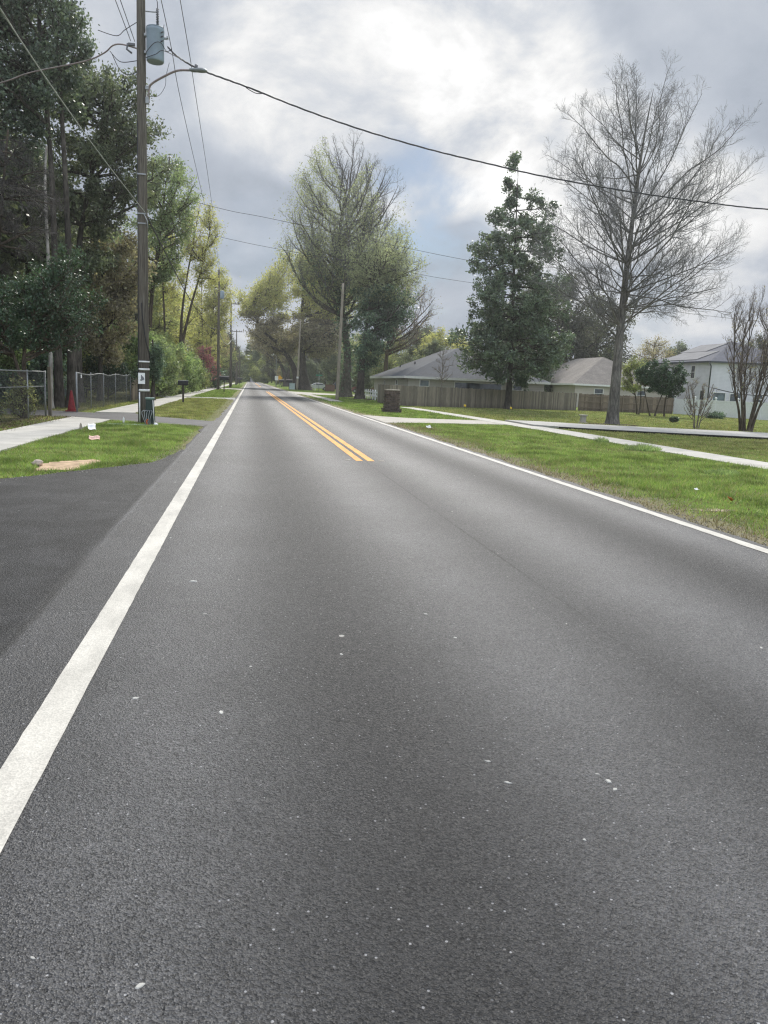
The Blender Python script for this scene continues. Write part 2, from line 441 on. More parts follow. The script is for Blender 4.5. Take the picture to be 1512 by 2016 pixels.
def tag(o, label=None, cat=None, group=None, kind=None):
    if label: o['label'] = label
    if cat: o['category'] = cat
    if group: o['group'] = group
    if kind: o['kind'] = kind
    return o

def thing(name, label, cat, loc=(0, 0, 0), rz=0, group=None):
    o = bpy.data.objects.new(name, None)
    o.empty_display_size = .3
    link(o); o.location = loc; o.rotation_euler.z = rz
    return tag(o, label, cat, group)

def copy_thing(o, loc, rz=0, scale=1., label=None, group=None):
    c = o.copy(); COL.objects.link(c)
    c.location = loc; c.rotation_euler.z = rz; c.scale = (scale,) * 3 if not isinstance(scale, tuple) else scale
    if label: c['label'] = label
    if group: c['group'] = group
    for ch in o.children:
        d = ch.copy(); COL.objects.link(d); d.parent = c
        for g in ch.children:
            e = g.copy(); COL.objects.link(e); e.parent = d
    return c

def np_mesh(name, V, F, mat, smooth=False):
    """V (n,3) float, F (m,k) int with k 3 or 4"""
    me = bpy.data.meshes.new(name)
    V = np.ascontiguousarray(V, dtype=np.float32); F = np.ascontiguousarray(F, dtype=np.int32)
    k = F.shape[1]
    me.vertices.add(len(V)); me.vertices.foreach_set('co', V.ravel())
    me.loops.add(F.size); me.loops.foreach_set('vertex_index', F.ravel())
    me.polygons.add(len(F))
    me.polygons.foreach_set('loop_start', np.arange(0, F.size, k, dtype=np.int32))
    if smooth: me.polygons.foreach_set('use_smooth', np.ones(len(F), dtype=bool))
    me.materials.append(mat)
    me.update(calc_edges=True)
    return me

class MB:
    """collects simple shapes into one mesh"""
    def __init__(s): s.v = []; s.f = []; s.sm = []
    def add(s, vs, fs, smooth=False):
        b = len(s.v)
        s.v += [tuple(p) for p in vs]
        s.f += [tuple(i + b for i in f) for f in fs]
        s.sm += [smooth] * len(fs)
        return s
    def box(s, c, d, rz=0., bev=0., tilt=None):
        hx, hy, hz = d[0] / 2, d[1] / 2, d[2] / 2
        pts = [Vector((x * hx, y * hy, z * hz)) for z in (-1, 1) for x, y in ((-1, -1), (1, -1), (1, 1), (-1, 1))]
        R = Matrix.Rotation(rz, 3, 'Z')
        if tilt: R = R @ Matrix.Rotation(tilt[0], 3, 'X') @ Matrix.Rotation(tilt[1], 3, 'Y')
        pts = [R @ p + Vector(c) for p in pts]
        fs = [(3, 2, 1, 0), (4, 5, 6, 7), (0, 1, 5, 4), (1, 2, 6, 5), (2, 3, 7, 6), (3, 0, 4, 7)]
        return s.add(pts, fs)
    def frustum(s, c, d0, d1, h):
        pts = []
        for z, d in ((0, d0), (h, d1)):
            for x, y in ((-1, -1), (1, -1), (1, 1), (-1, 1)):
                pts.append((c[0] + x * d[0] / 2, c[1] + y * d[1] / 2, c[2] + z))
        fs = [(3, 2, 1, 0), (4, 5, 6, 7), (0, 1, 5, 4), (1, 2, 6, 5), (2, 3, 7, 6), (3, 0, 4, 7)]
        return s.add(pts, fs)
    def tube(s, path, r, n=8, cap=True):
        P = [Vector(p) for p in path]
        rr = r if isinstance(r, (list, tuple)) else [r] * len(P)
        vs = []; fs = []
        ref = None
        for i, p in enumerate(P):
            t = (P[min(i + 1, len(P) - 1)] - P[max(i - 1, 0)]).normalized()
            if ref is None:
                ref = Vector((1, 0, 0)) if abs(t.x) < .8 else Vector((0, 1, 0))
            a = (ref - t * ref.dot(t)).normalized(); b = t.cross(a); ref = a
            for k in range(n):
                an = 2 * math.pi * k / n
                vs.append(p + a * (rr[i] * math.cos(an)) + b * (rr[i] * math.sin(an)))
        for i in range(len(P) - 1):
            for k in range(n):
                k2 = (k + 1) % n
                fs.append((i * n + k, i * n + k2, (i + 1) * n + k2, (i + 1) * n + k))
        s.add(vs, fs, True)
        if cap:
            b = len(s.v) - len(vs)
            s.f.append(tuple(b + k for k in reversed(range(n)))); s.sm.append(False)
            s.f.append(tuple(b + (len(P) - 1) * n + k for k in range(n))); s.sm.append(False)
        return s
    def lathe(s, c, prof, n=20, axis=None):
        vs = []; fs = []
        R = Vector((0, 0, 1)).rotation_difference(Vector(axis)).to_matrix() if axis else Matrix.Identity(3)
        for (r, z) in prof:
            for k in range(n):
                an = 2 * math.pi * k / n
                vs.append(R @ Vector((r * math.cos(an), r * math.sin(an), z)) + Vector(c))
        for i in range(len(prof) - 1):
            for k in range(n):
                k2 = (k + 1) % n
                fs.append((i * n + k, i * n + k2, (i + 1) * n + k2, (i + 1) * n + k))
        s.add(vs, fs, True)
        b = len(s.v) - len(vs)
        s.f.append(tuple(b + k for k in reversed(range(n)))); s.sm.append(False)
        s.f.append(tuple(b + (len(prof) - 1) * n + k for k in range(n))); s.sm.append(False)
        return s
    def poly(s, pts, z):
        return s.add([(x, y, z) for x, y in pts], [tuple(range(len(pts)))])
    def slab(s, pts, z0, z1):
        n = len(pts)
        vs = [(x, y, z0) for x, y in pts] + [(x, y, z1) for x, y in pts]
        fs = [tuple(reversed(range(n))), tuple(range(n, 2 * n))]
        fs += [(i, (i + 1) % n, n + (i + 1) % n, n + i) for i in range(n)]
        return s.add(vs, fs)
    def build(s, name, mat, parent=None, bevel=0, loc=None):
        me = bpy.data.meshes.new(name)
        me.from_pydata(s.v, [], s.f)
        me.polygons.foreach_set('use_smooth', s.sm)
        me.materials.append(mat)
        me.update()
        o = link(bpy.data.objects.new(name, me), parent)
        if loc: o.location = loc
        if bevel:
            md = o.modifiers.new('bevel', 'BEVEL'); md.width = bevel; md.segments = 2; md.limit_method = 'ANGLE'
        return o

def catenary(pts, per=8):
    """smooth curve through points (Catmull-Rom)"""
    P = [Vector(p) for p in pts]
    if len(P) == 2: return P
    out = []
    for i in range(len(P) - 1):
        p0 = P[max(i - 1, 0)]; p1 = P[i]; p2 = P[i + 1]; p3 = P[min(i + 2, len(P) - 1)]
        for k in range(per):
            t = k / per
            out.append(.5 * ((2 * p1) + (-p0 + p2) * t + (2 * p0 - 5 * p1 + 4 * p2 - p3) * t * t + (-p0 + 3 * p1 - 3 * p2 + p3) * t ** 3))
    out.append(P[-1])
    return out

def sag(a, b, s, n=20):
    a = Vector(a); b = Vector(b)
    return [a.lerp(b, i / n) - Vector((0, 0, 4 * s * (i / n) * (1 - i / n))) for i in range(n + 1)]

# ------------------------------------------------------------------ trees
def unit(a):
    return a / np.maximum(np.linalg.norm(a, axis=-1, keepdims=True), 1e-9)

def tubes(P, R, n):
    """P (B,N,3) paths, R (B,N) radii -> verts, quads"""
    B, N, _ = P.shape
    T = np.empty_like(P)
    T[:, 1:-1] = P[:, 2:] - P[:, :-2]; T[:, 0] = P[:, 1] - P[:, 0]; T[:, -1] = P[:, -1] - P[:, -2]
    T = unit(T)
    ref = np.where(np.abs(T[:, :1, 2:3]) < .9, np.array([[[0, 0, 1.]]]), np.array([[[1., 0, 0]]]))
    A = unit(ref - T * (ref * T).sum(-1, keepdims=True)); Bv = np.cross(T, A)
    an = np.arange(n) * 2 * math.pi / n
    V = P[:, :, None] + R[:, :, None, None] * (A[:, :, None] * np.cos(an)[None, None, :, None] + Bv[:, :, None] * np.sin(an)[None, None, :, None])
    idx = np.arange(B * N * n).reshape(B, N, n)
    q = np.stack([idx[:, :-1], np.roll(idx, -1, 2)[:, :-1], np.roll(idx, -1, 2)[:, 1:], idx[:, 1:]], -1)
    return V.reshape(-1, 3), q.reshape(-1, 4)

def join_np(parts):
    Vs, Fs, b = [], [], 0
    for V, F in parts:
        Vs.append(V); Fs.append(F + b); b += len(V)
    return np.concatenate(Vs), np.concatenate(Fs)

def inside(P, E, k=1.):
    d = ((P[:, None] - E[None, :, :3]) / (E[None, :, 3:] * k)) ** 2
    return (d.sum(-1) < 1).any(1)

def kids(rng, P, R, n, t0, ratio, ang, up, N, wig, rr, rmin, E=None, lmin=.15):
    """n side branches on every path of P"""
    B, NP, _ = P.shape
    L = np.linalg.norm(np.diff(P, axis=1), axis=2).sum(1)
    pi = np.repeat(np.arange(B), n)
    t = t0 + (1 - t0) * (np.tile(np.arange(n), B) + rng.random(B * n)) / n
    x = t * (NP - 1); i = np.minimum(x.astype(int), NP - 2); f = (x - i)[:, None]
    S = P[pi, i] * (1 - f) + P[pi, i + 1] * f
    T = unit(P[pi, i + 1] - P[pi, i])
    rp = R[pi, i] * (1 - f[:, 0]) + R[pi, i + 1] * f[:, 0]
    rv = rng.normal(size=S.shape)
    side = unit(np.cross(T, rv))
    a = rad(ang[0]) + rng.random(len(S)) * rad(ang[1] - ang[0])
    D = T * np.cos(a)[:, None] + side * np.sin(a)[:, None]
    ln = np.maximum(L[pi] * ratio * (.65 + .7 * rng.random(len(S))) * (1.25 - .65 * t), lmin)
    if E is not None:
        for _ in range(3):
            out = ~inside(S + D * ln[:, None], E, 1.05)
            ln = np.where(out, ln * .62, ln)
    Q = np.empty((len(S), N, 3)); Q[:, 0] = S
    d = D.copy(); seg = (ln / (N - 1))[:, None]
    for k in range(1, N):
        d = unit(d + rng.normal(size=d.shape) * wig + np.array([0, 0, up]))
        Q[:, k] = Q[:, k - 1] + d * seg
    r = np.maximum(rp * rr, rmin)[:, None] * np.linspace(1, .45, N)[None]
    return Q, np.maximum(r, rmin * .7)

def leaves(rng, C, size, aspect=.5, flat=.3):
    n = len(C)
    s = size * (.6 + .8 * rng.random(n))[:, None]
    nrm = unit(rng.normal(size=(n, 3)) + np.array([0, 0, flat]))
    a = unit(np.cross(nrm, rng.normal(size=(n, 3)))); b = np.cross(nrm, a)
    V = np.stack([C - a * s * .5, C + b * s * aspect * .5 - a * s * .06 + nrm * s * .06, C + a * s * .5, C - b * s * aspect * .5 - a * s * .06 + nrm * s * .06], 1)
    return V.reshape(-1, 3), np.arange(n * 4).reshape(n, 4)

def grow(seed, trunks, ells, n1, n2, n3, n4=0, kfork=(.3, 1.), arch=.35, lr=.5, up2=.05, wig=.12, ang2=(30, 60), rtwig=.01, zmin=.25, r2=.33, r3=.42, r4=.5, surf=.3, taper=.7, run=(0., 0.), t02=.22, flare=.55):
    """trunks: list of (points, base radius, tip radius); ells: crown volumes (x,y,z,rx,ry,rz)"""
    rng = np.random.default_rng(seed)
    E = np.array(ells, float)
    TP, TR = [], []
    for pts, ra, rb in trunks:
        c = np.array([list(p) for p in catenary(pts, 6)])
        x = np.linspace(0, 1, 25) * (len(c) - 1); i = np.minimum(x.astype(int), len(c) - 2); f = (x - i)[:, None]
        p = c[i] * (1 - f) + c[i + 1] * f
        tt = np.linspace(0, 1, 25)
        r = ra + (rb - ra) * tt ** taper
        h = p[:, 2] - p[0, 2]
        r = r * (1 + flare * np.exp(-h / (ra * 1.6)))
        TP.append(p); TR.append(r)
    TP = np.array(TP); TR = np.array(TR)
    w = (E[:, 3] * E[:, 4] * E[:, 5]) ** .6; w /= w.sum()
    # limb ends spread evenly: each new one is the farthest of a dozen tries from those before it
    G = np.empty((0, 3))
    for k in range(n1):
        ei = rng.choice(len(E), 12, p=w)
        u = unit(rng.normal(size=(12, 3)))
        q = (surf + (1 - surf) * rng.random(12)) ** .4
        c = E[ei, :3] + u * q[:, None] * E[ei, 3:] * .92
        if len(G):
            dm = np.linalg.norm((c[:, None] - G[None]), axis=2).min(1)
            c = c[np.argmax(dm)][None]
        else: c = c[:1]
        G = np.concatenate([G, c])
    P1 = np.empty((n1, 9, 3)); R1 = np.empty((n1, 9))
    s = np.linspace(0, 1, 9)[:, None]
    for k in range(n1):
        g = G[k]
        best = None
        for tn in range(len(TP)):
            dd = np.hypot(*(TP[tn][:, :2] - g[:2]).T).min()
            if best is None or dd < best[0]: best = (dd, tn)
        p, r = TP[best[1]], TR[best[1]]
        hd = np.hypot(*(p[12, :2] - g[:2]))
        zs = g[2] - max(hd * (kfork[0] + (kfork[1] - kfork[0]) * rng.random()), run[0] + (run[1] - run[0]) * rng.random())
        z0, z1 = p[0, 2], p[-1, 2]
        zs = np.clip(zs, z0 + (z1 - z0) * (zmin + .12 * rng.random()), z0 + (z1 - z0) * (.97 - .12 * rng.random()))
        j = min(np.searchsorted(p[:, 2], zs), 24)
        S = p[j]
        ctrl = S + (g - S) * np.array([.62, .62, arch]) + rng.normal(size=3) * .05 * np.linalg.norm(g - S)
        P1[k] = (1 - s) ** 2 * S + 2 * s * (1 - s) * ctrl + s ** 2 * g
        ln = np.linalg.norm(g - S)
        nz = rng.normal(size=(9, 3)).cumsum(0) * ln * .012; nz -= nz[:1]
        P1[k] += nz
        ra = min(r[j] * .75, .028 * ln ** .9 * lr * 2)
        R1[k] = ra * np.linspace(1, 0, 9) ** .8 + rtwig * 1.3
    P2, R2 = kids(rng, P1, R1, n2, t02, r2, ang2, up2, 7, wig, .6, rtwig, E)
    P3, R3 = kids(rng, P2, R2, n3, .2, r3, (25, 60), up2, 5, wig * 1.2, .65, rtwig * .8, E)
    lv = [(TP, TR), (P1, R1), (P2, R2), (P3, R3)]
    if n4:
        lv.append(kids(rng, P3, R3, n4, .15, r4, (25, 55), up2, 4, wig * 1.2, .7, rtwig * .65, None))
    return rng, lv

def leaf_cloud(rng, lv, n, size, spread, aspect=.5, levels=(-1, -2), flat=.3, keep=None):
    Cs = []
    for q, li in enumerate(levels):
        P = lv[li][0]
        m = int(n * (.75 if q == 0 and len(levels) > 1 else 1. / len(levels) if len(levels) == 1 else .25 / (len(levels) - 1)))
        if len(levels) == 1: m = n
        b = rng.integers(0, len(P), m); t = rng.random(m) ** .6 * (P.shape[1] - 1)
        i = np.minimum(t.astype(int), P.shape[1] - 2); f = (t - i)[:, None]
        Cs.append(P[b, i] * (1 - f) + P[b, i + 1] * f + rng.normal(size=(m, 3)) * spread)
    C = np.concatenate(Cs)
    if keep is not None: C = C[keep(C)]
    C = C[C[:, 2] > .03]
    return leaves(rng, C, size, aspect, flat)

def tree(name, label, cat, base, seed, trunks, ells, n1, n2, n3, n4=0, leaf=None, bark='bark_dark', twig=None, group=None, extra=None, **kw):
    root = thing(name, label, cat, base, 0, group)
    rng, lv = grow(seed, trunks, ells, n1, n2, n3, n4, **kw)
    V, F = join_np([tubes(*lv[0], 12), tubes(*lv[1], 7)] + ([tubes(p, r, 4) for p, r in lv[2:]] if name in ('dead_tree', 'flowering_shrub') else []))
    link(bpy.data.objects.new('trunk', np_mesh('trunk', V, F, M[bark], True)), root)
    if name not in ('dead_tree', 'flowering_shrub'):
        V, F = join_np([tubes(*lv[2], 4)] + [tubes(p, r, 3) for p, r in lv[3:]])
        link(bpy.data.objects.new('branches', np_mesh('branches', V, F, M[twig or bark], True)), root)
    if leaf:
        for lf in (leaf if isinstance(leaf, list) else [leaf]):
            V, F = leaf_cloud(rng, lv, lf['n'], lf['size'], lf.get('spread', .2), lf.get('aspect', .5), lf.get('levels', (-1, -2)), lf.get('flat', .3), lf.get('keep'))
            nm = lf.get('name', 'crown')
            link(bpy.data.objects.new(nm, np_mesh(nm, V, F, M[lf['mat']])), root)
    return root

# ------------------------------------------------------------------ the setting: ground, road, paths
rng0 = np.random.default_rng(5)
random.seed(5)

def struct(name, mb, mat, label=None):
    o = mb.build(name, mat)
    o['kind'] = 'structure'
    if label: o['label'] = label
    return o

g = MB().add([(-700, -60, 0), (700, -60, 0), (700, 1500, 0), (-700, 1500, 0)], [(0, 1, 2, 3)])
struct('ground', g, M['ground'], 'grassy ground on both sides of the road')

def ragged(pts, step=.6, amp=.05, axis=0):
    """subdivide an open line and make it uneven"""
    out = []
    for i in range(len(pts) - 1):
        a = Vector(pts[i]); b = Vector(pts[i + 1]); n = max(1, int((b - a).length / step))
        nv = Vector((-(b - a).y, (b - a).x)).normalized()
        for k in range(n):
            out.append(tuple(a.lerp(b, k / n) + nv * random.gauss(0, amp)))
    out.append(tuple(pts[-1]))
    return out

left_edge = ragged([(-1.40, -20), (-1.40, 15), (-1.45, 26), (-1.22, 30), (-1.10, 56), (-1.1, 120)], .7, .035) + [(-1.1, 560)]
right_edge = ragged([(5.72, -20), (5.74, 20), (5.72, 60), (5.72, 140)], .5, .05) + [(5.72, 560)]
road = MB().slab(left_edge[::-1] + right_edge, -.02, .014)
struct('road', road, M['asphalt'], 'grey two lane asphalt road running straight away')
SIDE_ST = [(-40, -20), (-1.15, -20), (-1.15, 17.6)] + ragged([(-1.47, 17.5), (-1.56, 16), (-1.75, 14.7), (-2.7, 13.2), (-3.55, 11.9), (-6, 9), (-9, 7)], .35, .03) + [(-40, 5)]
struct('side_street', MB().slab(SIDE_ST, -.02, .009), M['asphalt'], 'dark asphalt side street joining the road at the left')
DRIVE1 = ragged([(-1.3, 25.8), (-3.2, 26.8), (-4.7, 27.75), (-6.2, 28.75), (-8, 29.3), (-16, 31)], .5, .03) + ragged([(-16, 34.5), (-7, 33.0), (-6.1, 32.55), (-4.6, 33.2), (-3.7, 31.4), (-1.15, 29.1)], .5, .03)
struct('driveway', MB().slab(DRIVE1, -.02, .008), M['drive'], 'dark asphalt driveway leading to the gate gap')
DRIVE2 = [(-1.05, 60.2), (-1.05, 66.8), (-2.2, 64.8), (-4.3, 64.0), (-9, 64), (-9, 60), (-4.3, 60.5), (-2.2, 61.2)]
struct('driveway', MB().slab(DRIVE2, -.02, .008), M['gravel'], 'pale driveway crossing the left verge beyond the near mailbox')
DRIVE3 = [(-1.05, 114), (-1.05, 128), (-9, 125), (-9, 117)]
struct('driveway', MB().slab(DRIVE3, -.02, .02), M['concrete2'], 'pale driveway crossing the left verge near the second pole')
SW1 = [(-6.15, 0), (-4.78, 0), (-4.72, 16), (-4.66, 27.65), (-6.12, 28.7), (-6.2, 16)]
struct('sidewalk', MB().slab(SW1, -.05, .035), M['concrete'], 'pale concrete sidewalk beside the near left verge')
SW2 = [(-6.08, 32.62), (-4.62, 33.3), (-4.6, 60.4), (-5.95, 60.2)]
struct('sidewalk', MB().slab(SW2, -.05, .035), M['concrete'], 'pale concrete sidewalk starting beyond the gate driveway')
SW2b = [(-5.95, 64.1), (-4.6, 64.1), (-4.5, 116), (-5.7, 116)]
struct('sidewalk', MB().slab(SW2b, -.05, .035), M['concrete'], 'pale sidewalk passing the second pole')
SW2c = [(-5.7, 126), (-4.5, 126), (-4.5, 400), (-5.7, 400)]
struct('sidewalk', MB().slab(SW2c, -.05, .035), M['concrete'], 'far left sidewalk')
SW3 = [(12.1, 2), (13.45, 2), (13.42, 17), (13.35, 31), (12.95, 38.2), (12.15, 57), (10.98, 57), (11.75, 38.2), (11.92, 31), (12.05, 17)]
struct('sidewalk', MB().slab(SW3, -.05, .03), M['concrete'], 'narrow pale sidewalk crossing the right lawn')
APRON = [(5.74, 32.5), (8, 33.7), (11.85, 34.6), (11.72, 38.3), (8, 38.0), (6.7, 38.8), (5.74, 40)]
struct('driveway_apron', MB().slab(APRON, -.05, .022), M['concrete2'], 'pale concrete apron between the road and the right sidewalk')
GRAV = [(12.9, 34), (13.73, 32.9), (15.6, 31.8), (17.7, 31.0), (21.8, 29.5), (36, 24.4), (40, 29.5), (25.1, 34.1), (20.1, 35.5), (16.4, 36.8), (14.75, 38.0), (13.0, 38.25)]
struct('gravel_driveway', MB().slab(GRAV, -.02, .10), M['gravel'], 'raised pale driveway running off to the right')
SW4 = [(6.9, 67), (8.1, 67), (8.0, 82), (7.6, 98), (6.4, 98), (6.9, 82)]
struct('sidewalk', MB().slab(SW4, -.05, .03), M['concrete2'], 'far right sidewalk passing the wooden pole')
APRON2 = [(5.72, 97), (13, 103), (30, 106), (30, 112), (12, 112), (5.72, 120)]
struct('driveway_apron', MB().slab(APRON2, -.05, .022), M['concrete2'], 'far pale apron at the right of the road')
PAVED = [SIDE_ST, DRIVE1, DRIVE2, DRIVE3, SW1, SW2, SW2b, SW3, APRON, GRAV, SW4, APRON2]
# painted lines
wl = MB()
e1 = ragged([(-.96, -5), (-.96, 60)], .1, .0012); e2 = ragged([(-.79, -5), (-.79, 60)], .1, .0012)
wl.poly(e1[::-1] + e2, .0185)
wl.poly([(-.96, 300), (-.96, 60), (-.79, 60), (-.79, 300)], .0185)
struct('white_edge_line', wl, M['white_paint'], 'solid white edge line along the left side of the road')
wr = MB()
wr.poly(ragged([(5.42, -5), (5.42, 60)], .2, .004)[::-1] + ragged([(5.575, -5), (5.575, 60)], .2, .004), .0185)
wr.poly([(5.42, 112), (5.42, 60), (5.575, 60), (5.575, 112)], .0185)
wr.poly([(5.42, 400), (5.42, 121), (5.575, 121), (5.575, 400)], .0185)
struct('white_edge_line', wr, M['white_paint'], 'solid white edge line along the right side of the road')
for a, b, lb in ((2.21, 2.36, 'left yellow centre line of the double pair'), (2.46, 2.61, 'right yellow centre line of the double pair')):
    yl = MB()
    yl.poly(ragged([(a, 15.85), (a, 108)], .25, .004)[::-1] + ragged([(b, 15.85), (b, 108)], .25, .004), .0185)
    yl.poly([(a, 330), (a, 172), (b, 172), (b, 330)], .0185)
    struct('yellow_centre_line', yl, M['yellow_paint'], lb)

# ------------------------------------------------------------------ grass blades
def in_poly(P, poly):
    x, y = P[:, 0], P[:, 1]; c = np.zeros(len(P), bool)
    n = len(poly)
    for i in range(n):
        x1, y1 = poly[i]; x2, y2 = poly[i - 1]
        cond = ((y1 > y) != (y2 > y)) & (x < (x2 - x1) * (y - y1) / ((y2 - y1) if y2 != y1 else 1e-9) + x1)
        c ^= cond
    return c

# mown lawns are combed over by a smooth random height field
def field(P, seed, sc):
    r = np.random.default_rng(seed); v = np.zeros(len(P))
    for k in range(6):
        a = r.random() * 6.28; f = sc * (1 + k * .9); v += np.sin(f * (P[:, 0] * math.cos(a) + P[:, 1] * math.sin(a)) + r.random() * 6.28) / (1 + k * .35)
    return v / 3

def blades(name, rects, h, w, mat, label, seed, edge=None):
    r = np.random.default_rng(seed)
    Ps = []
    for x0, x1, y0, y1, dens in rects:
        n = int((x1 - x0) * (y1 - y0) * dens)
        Ps.append(np.stack([x0 + (x1 - x0) * r.random(n), y0 + (y1 - y0) * r.random(n)], 1))
    P = np.concatenate(Ps)
    ok = np.ones(len(P), bool)
    for pl in PAVED: ok &= ~in_poly(P, pl)
    f = field(P, seed + 1, 1.1)
    ok &= r.random(len(P)) < np.clip(.75 + f * .7, .15, 1)
    if edge: ok &= edge(P, r)
    P = P[ok]; f = f[ok]; n = len(P)
    hh = h * (.5 + r.random(n)) * (1 + .45 * f); ww = w * (.6 + .8 * r.random(n))
    a = r.random(n) * 6.283; l = r.normal(size=(n, 2)) * .55 * hh[:, None]
    B = np.concatenate([P, np.zeros((n, 1))], 1)
    d = np.stack([np.cos(a), np.sin(a), np.zeros(n)], 1) * ww[:, None] * .5
    tip = B + np.concatenate([l, hh[:, None]], 1)
    V = np.stack([B - d, B + d, tip], 1).reshape(-1, 3)
    o = link(bpy.data.objects.new(name, np_mesh(name, V, np.arange(n * 3).reshape(n, 3), M[mat])))
    tag(o, label, 'grass', kind='stuff')
    return o

def left_rim(P, r):
    x = P[:, 0]
    return r.random(len(P)) < np.clip((-1.5 - x) / .5, 0, 1) ** .7
def right_rim(P, r):
    x = P[:, 0] + field(P, 3, 2.3) * .45
    return r.random(len(P)) < np.clip((x - 5.85) / 1.1, .02, 1)
SANDBOX = [(-3.34, 13.05), (-3.6, 14.1), (-3.3, 14.55), (-2.85, 14.95), (-2.62, 14.7), (-2.75, 13.9), (-2.8, 13.25)]
PAVED.append(SANDBOX)
blades('verge_grass', [(-4.75, -1.5, 11.5, 28, 1500)], .055, .011, 'grass', 'short green grass on the near left verge by the utility pole', 11, left_rim)
blades('verge_grass', [(-4.62, -1.2, 29, 61, 420)], .06, .02, 'grass_dry', 'short yellowish grass on the left verge around the near mailbox', 12, left_rim)
blades('verge_grass', [(-4.62, -1.2, 64, 116, 130), (-4.5, -1.3, 127, 200, 45)], .08, .045, 'grass', 'bright green grass on the far left verge', 13, left_rim)
blades('verge_grass', [(5.8, 12.1, 6.5, 20, 900), (5.8, 12.1, 20, 34, 500)], .06, .014, 'grass', 'bright green grass on the right verge beside the road', 14, right_rim)
blades('verge_grass', [(5.8, 11.8, 38, 66, 200), (5.8, 14, 66, 97, 70), (5.9, 20, 120, 200, 14)], .07, .03, 'grass', 'green grass on the right verge around the brick pillar', 15, right_rim)
blades('lawn_grass', [(13.2, 24, 15, 33, 300)], .05, .018, 'grass_dry', 'dull green grass strip between the right sidewalk and the raised driveway', 16)
blades('lawn_grass', [(11.5, 32, 35, 50, 130), (12, 45, 50, 70, 70), (32, 46, 30, 50, 60)], .055, .035, 'grass_dry', 'wide yellowish lawn under the big bare tree', 17)
blades('lawn_grass', [(-6.9, -6.1, 16, 60, 130), (-16, -7.2, 33, 60, 40)], .07, .02, 'grass_dry', 'thin grass along the chain link fence', 18)

def blob(c, rx, ry, n=22, am=.16, rot=0.):
    pts = []
    for k in range(n):
        a = 2 * math.pi * k / n; q = 1 + random.gauss(0, am)
        x, y = rx * q * math.cos(a), ry * q * math.sin(a)
        pts.append((c[0] + x * math.cos(rot) - y * math.sin(rot), c[1] + x * math.sin(rot) + y * math.cos(rot)))
    return pts

# fallen leaves along the left sidewalk
r = np.random.default_rng(31)
n = 2600
P = np.stack([-7.3 + r.random(n) ** 1.3 * 1.35, 14 + 15 * r.random(n), np.full(n, .03)], 1)
V, F = leaves(r, P, .06, .6, 3.)
o = link(bpy.data.objects.new('leaf_litter', np_mesh('leaf_litter', V, F, M['litter'])))
tag(o, 'brown fallen leaves scattered between the left sidewalk and the chain link fence', 'leaf litter', kind='stuff')

# crumbled stones and dead grass along the right road edge
r = np.random.default_rng(41)
n = 5200
P = np.stack([5.72 + r.random(n) ** 1.8 * 1.0, 6 + 26 * r.random(n) ** 1.3, np.full(n, .004)], 1)
sz = .004 + .012 * r.random(n) ** 3
O = np.array([[1, 0, 0], [0, 1, 0], [-1, 0, 0], [0, -1, 0], [0, 0, .9], [0, 0, -.5]], float)
V = (P[:, None] + O[None] * sz[:, None, None] * (.6 + .8 * r.random((n, 6, 1)))).reshape(-1, 3)
Fo = np.array([[0, 1, 4], [1, 2, 4], [2, 3, 4], [3, 0, 4], [1, 0, 5], [2, 1, 5], [3, 2, 5], [0, 3, 5]])
o = link(bpy.data.objects.new('gravel', np_mesh('gravel', V, (Fo[None] + 6 * np.arange(n)[:, None, None]).reshape(-1, 3), M['pebble'])))
tag(o, 'loose small stones along the right edge of the road', 'gravel', kind='stuff')
blades('dry_grass', [(5.7, 7.2, 6.5, 34, 260)], .05, .012, 'straw', 'straw coloured dead grass along the sandy right road edge', 42)
blades('dry_grass', [(-4.75, -1.45, 11.5, 28, 130), (-4.6, -1.2, 29, 61, 70)], .045, .012, 'straw', 'dead straw blades mixed into the left verge', 43)
blades('dry_grass', [(6.5, 12.1, 6.5, 33, 85), (13.2, 26, 15, 33, 60), (8, 40, 36, 60, 22)], .045, .016, 'straw', 'dead straw blades mixed into the right lawns', 44)

# grit washed along the edge of the side street
n = 1500
ex = np.array([(-1.45, 17.5), (-1.56, 16), (-1.75, 14.7), (-2.7, 13.2), (-3.55, 11.9), (-6, 9)], float)
t_ = r.random(n) * (len(ex) - 1.001); k_ = t_.astype(int); f_ = (t_ - k_)[:, None]
Q = ex[k_] * (1 - f_) + ex[k_ + 1] * f_
P = np.concatenate([Q + np.array([[-.04, -.10]]) + r.normal(size=(n, 2)) * .13, np.full((n, 1), .011)], 1)
sz = .003 + .010 * r.random(n) ** 3
V = (P[:, None] + O[None] * sz[:, None, None] * (.6 + .8 * r.random((n, 6, 1)))).reshape(-1, 3)
o = link(bpy.data.objects.new('gravel', np_mesh('gravel', V, (Fo[None] + 6 * np.arange(n)[:, None, None]).reshape(-1, 3), M['pebble'])))
tag(o, 'loose grit along the edge of the left side street', 'gravel', kind='stuff')

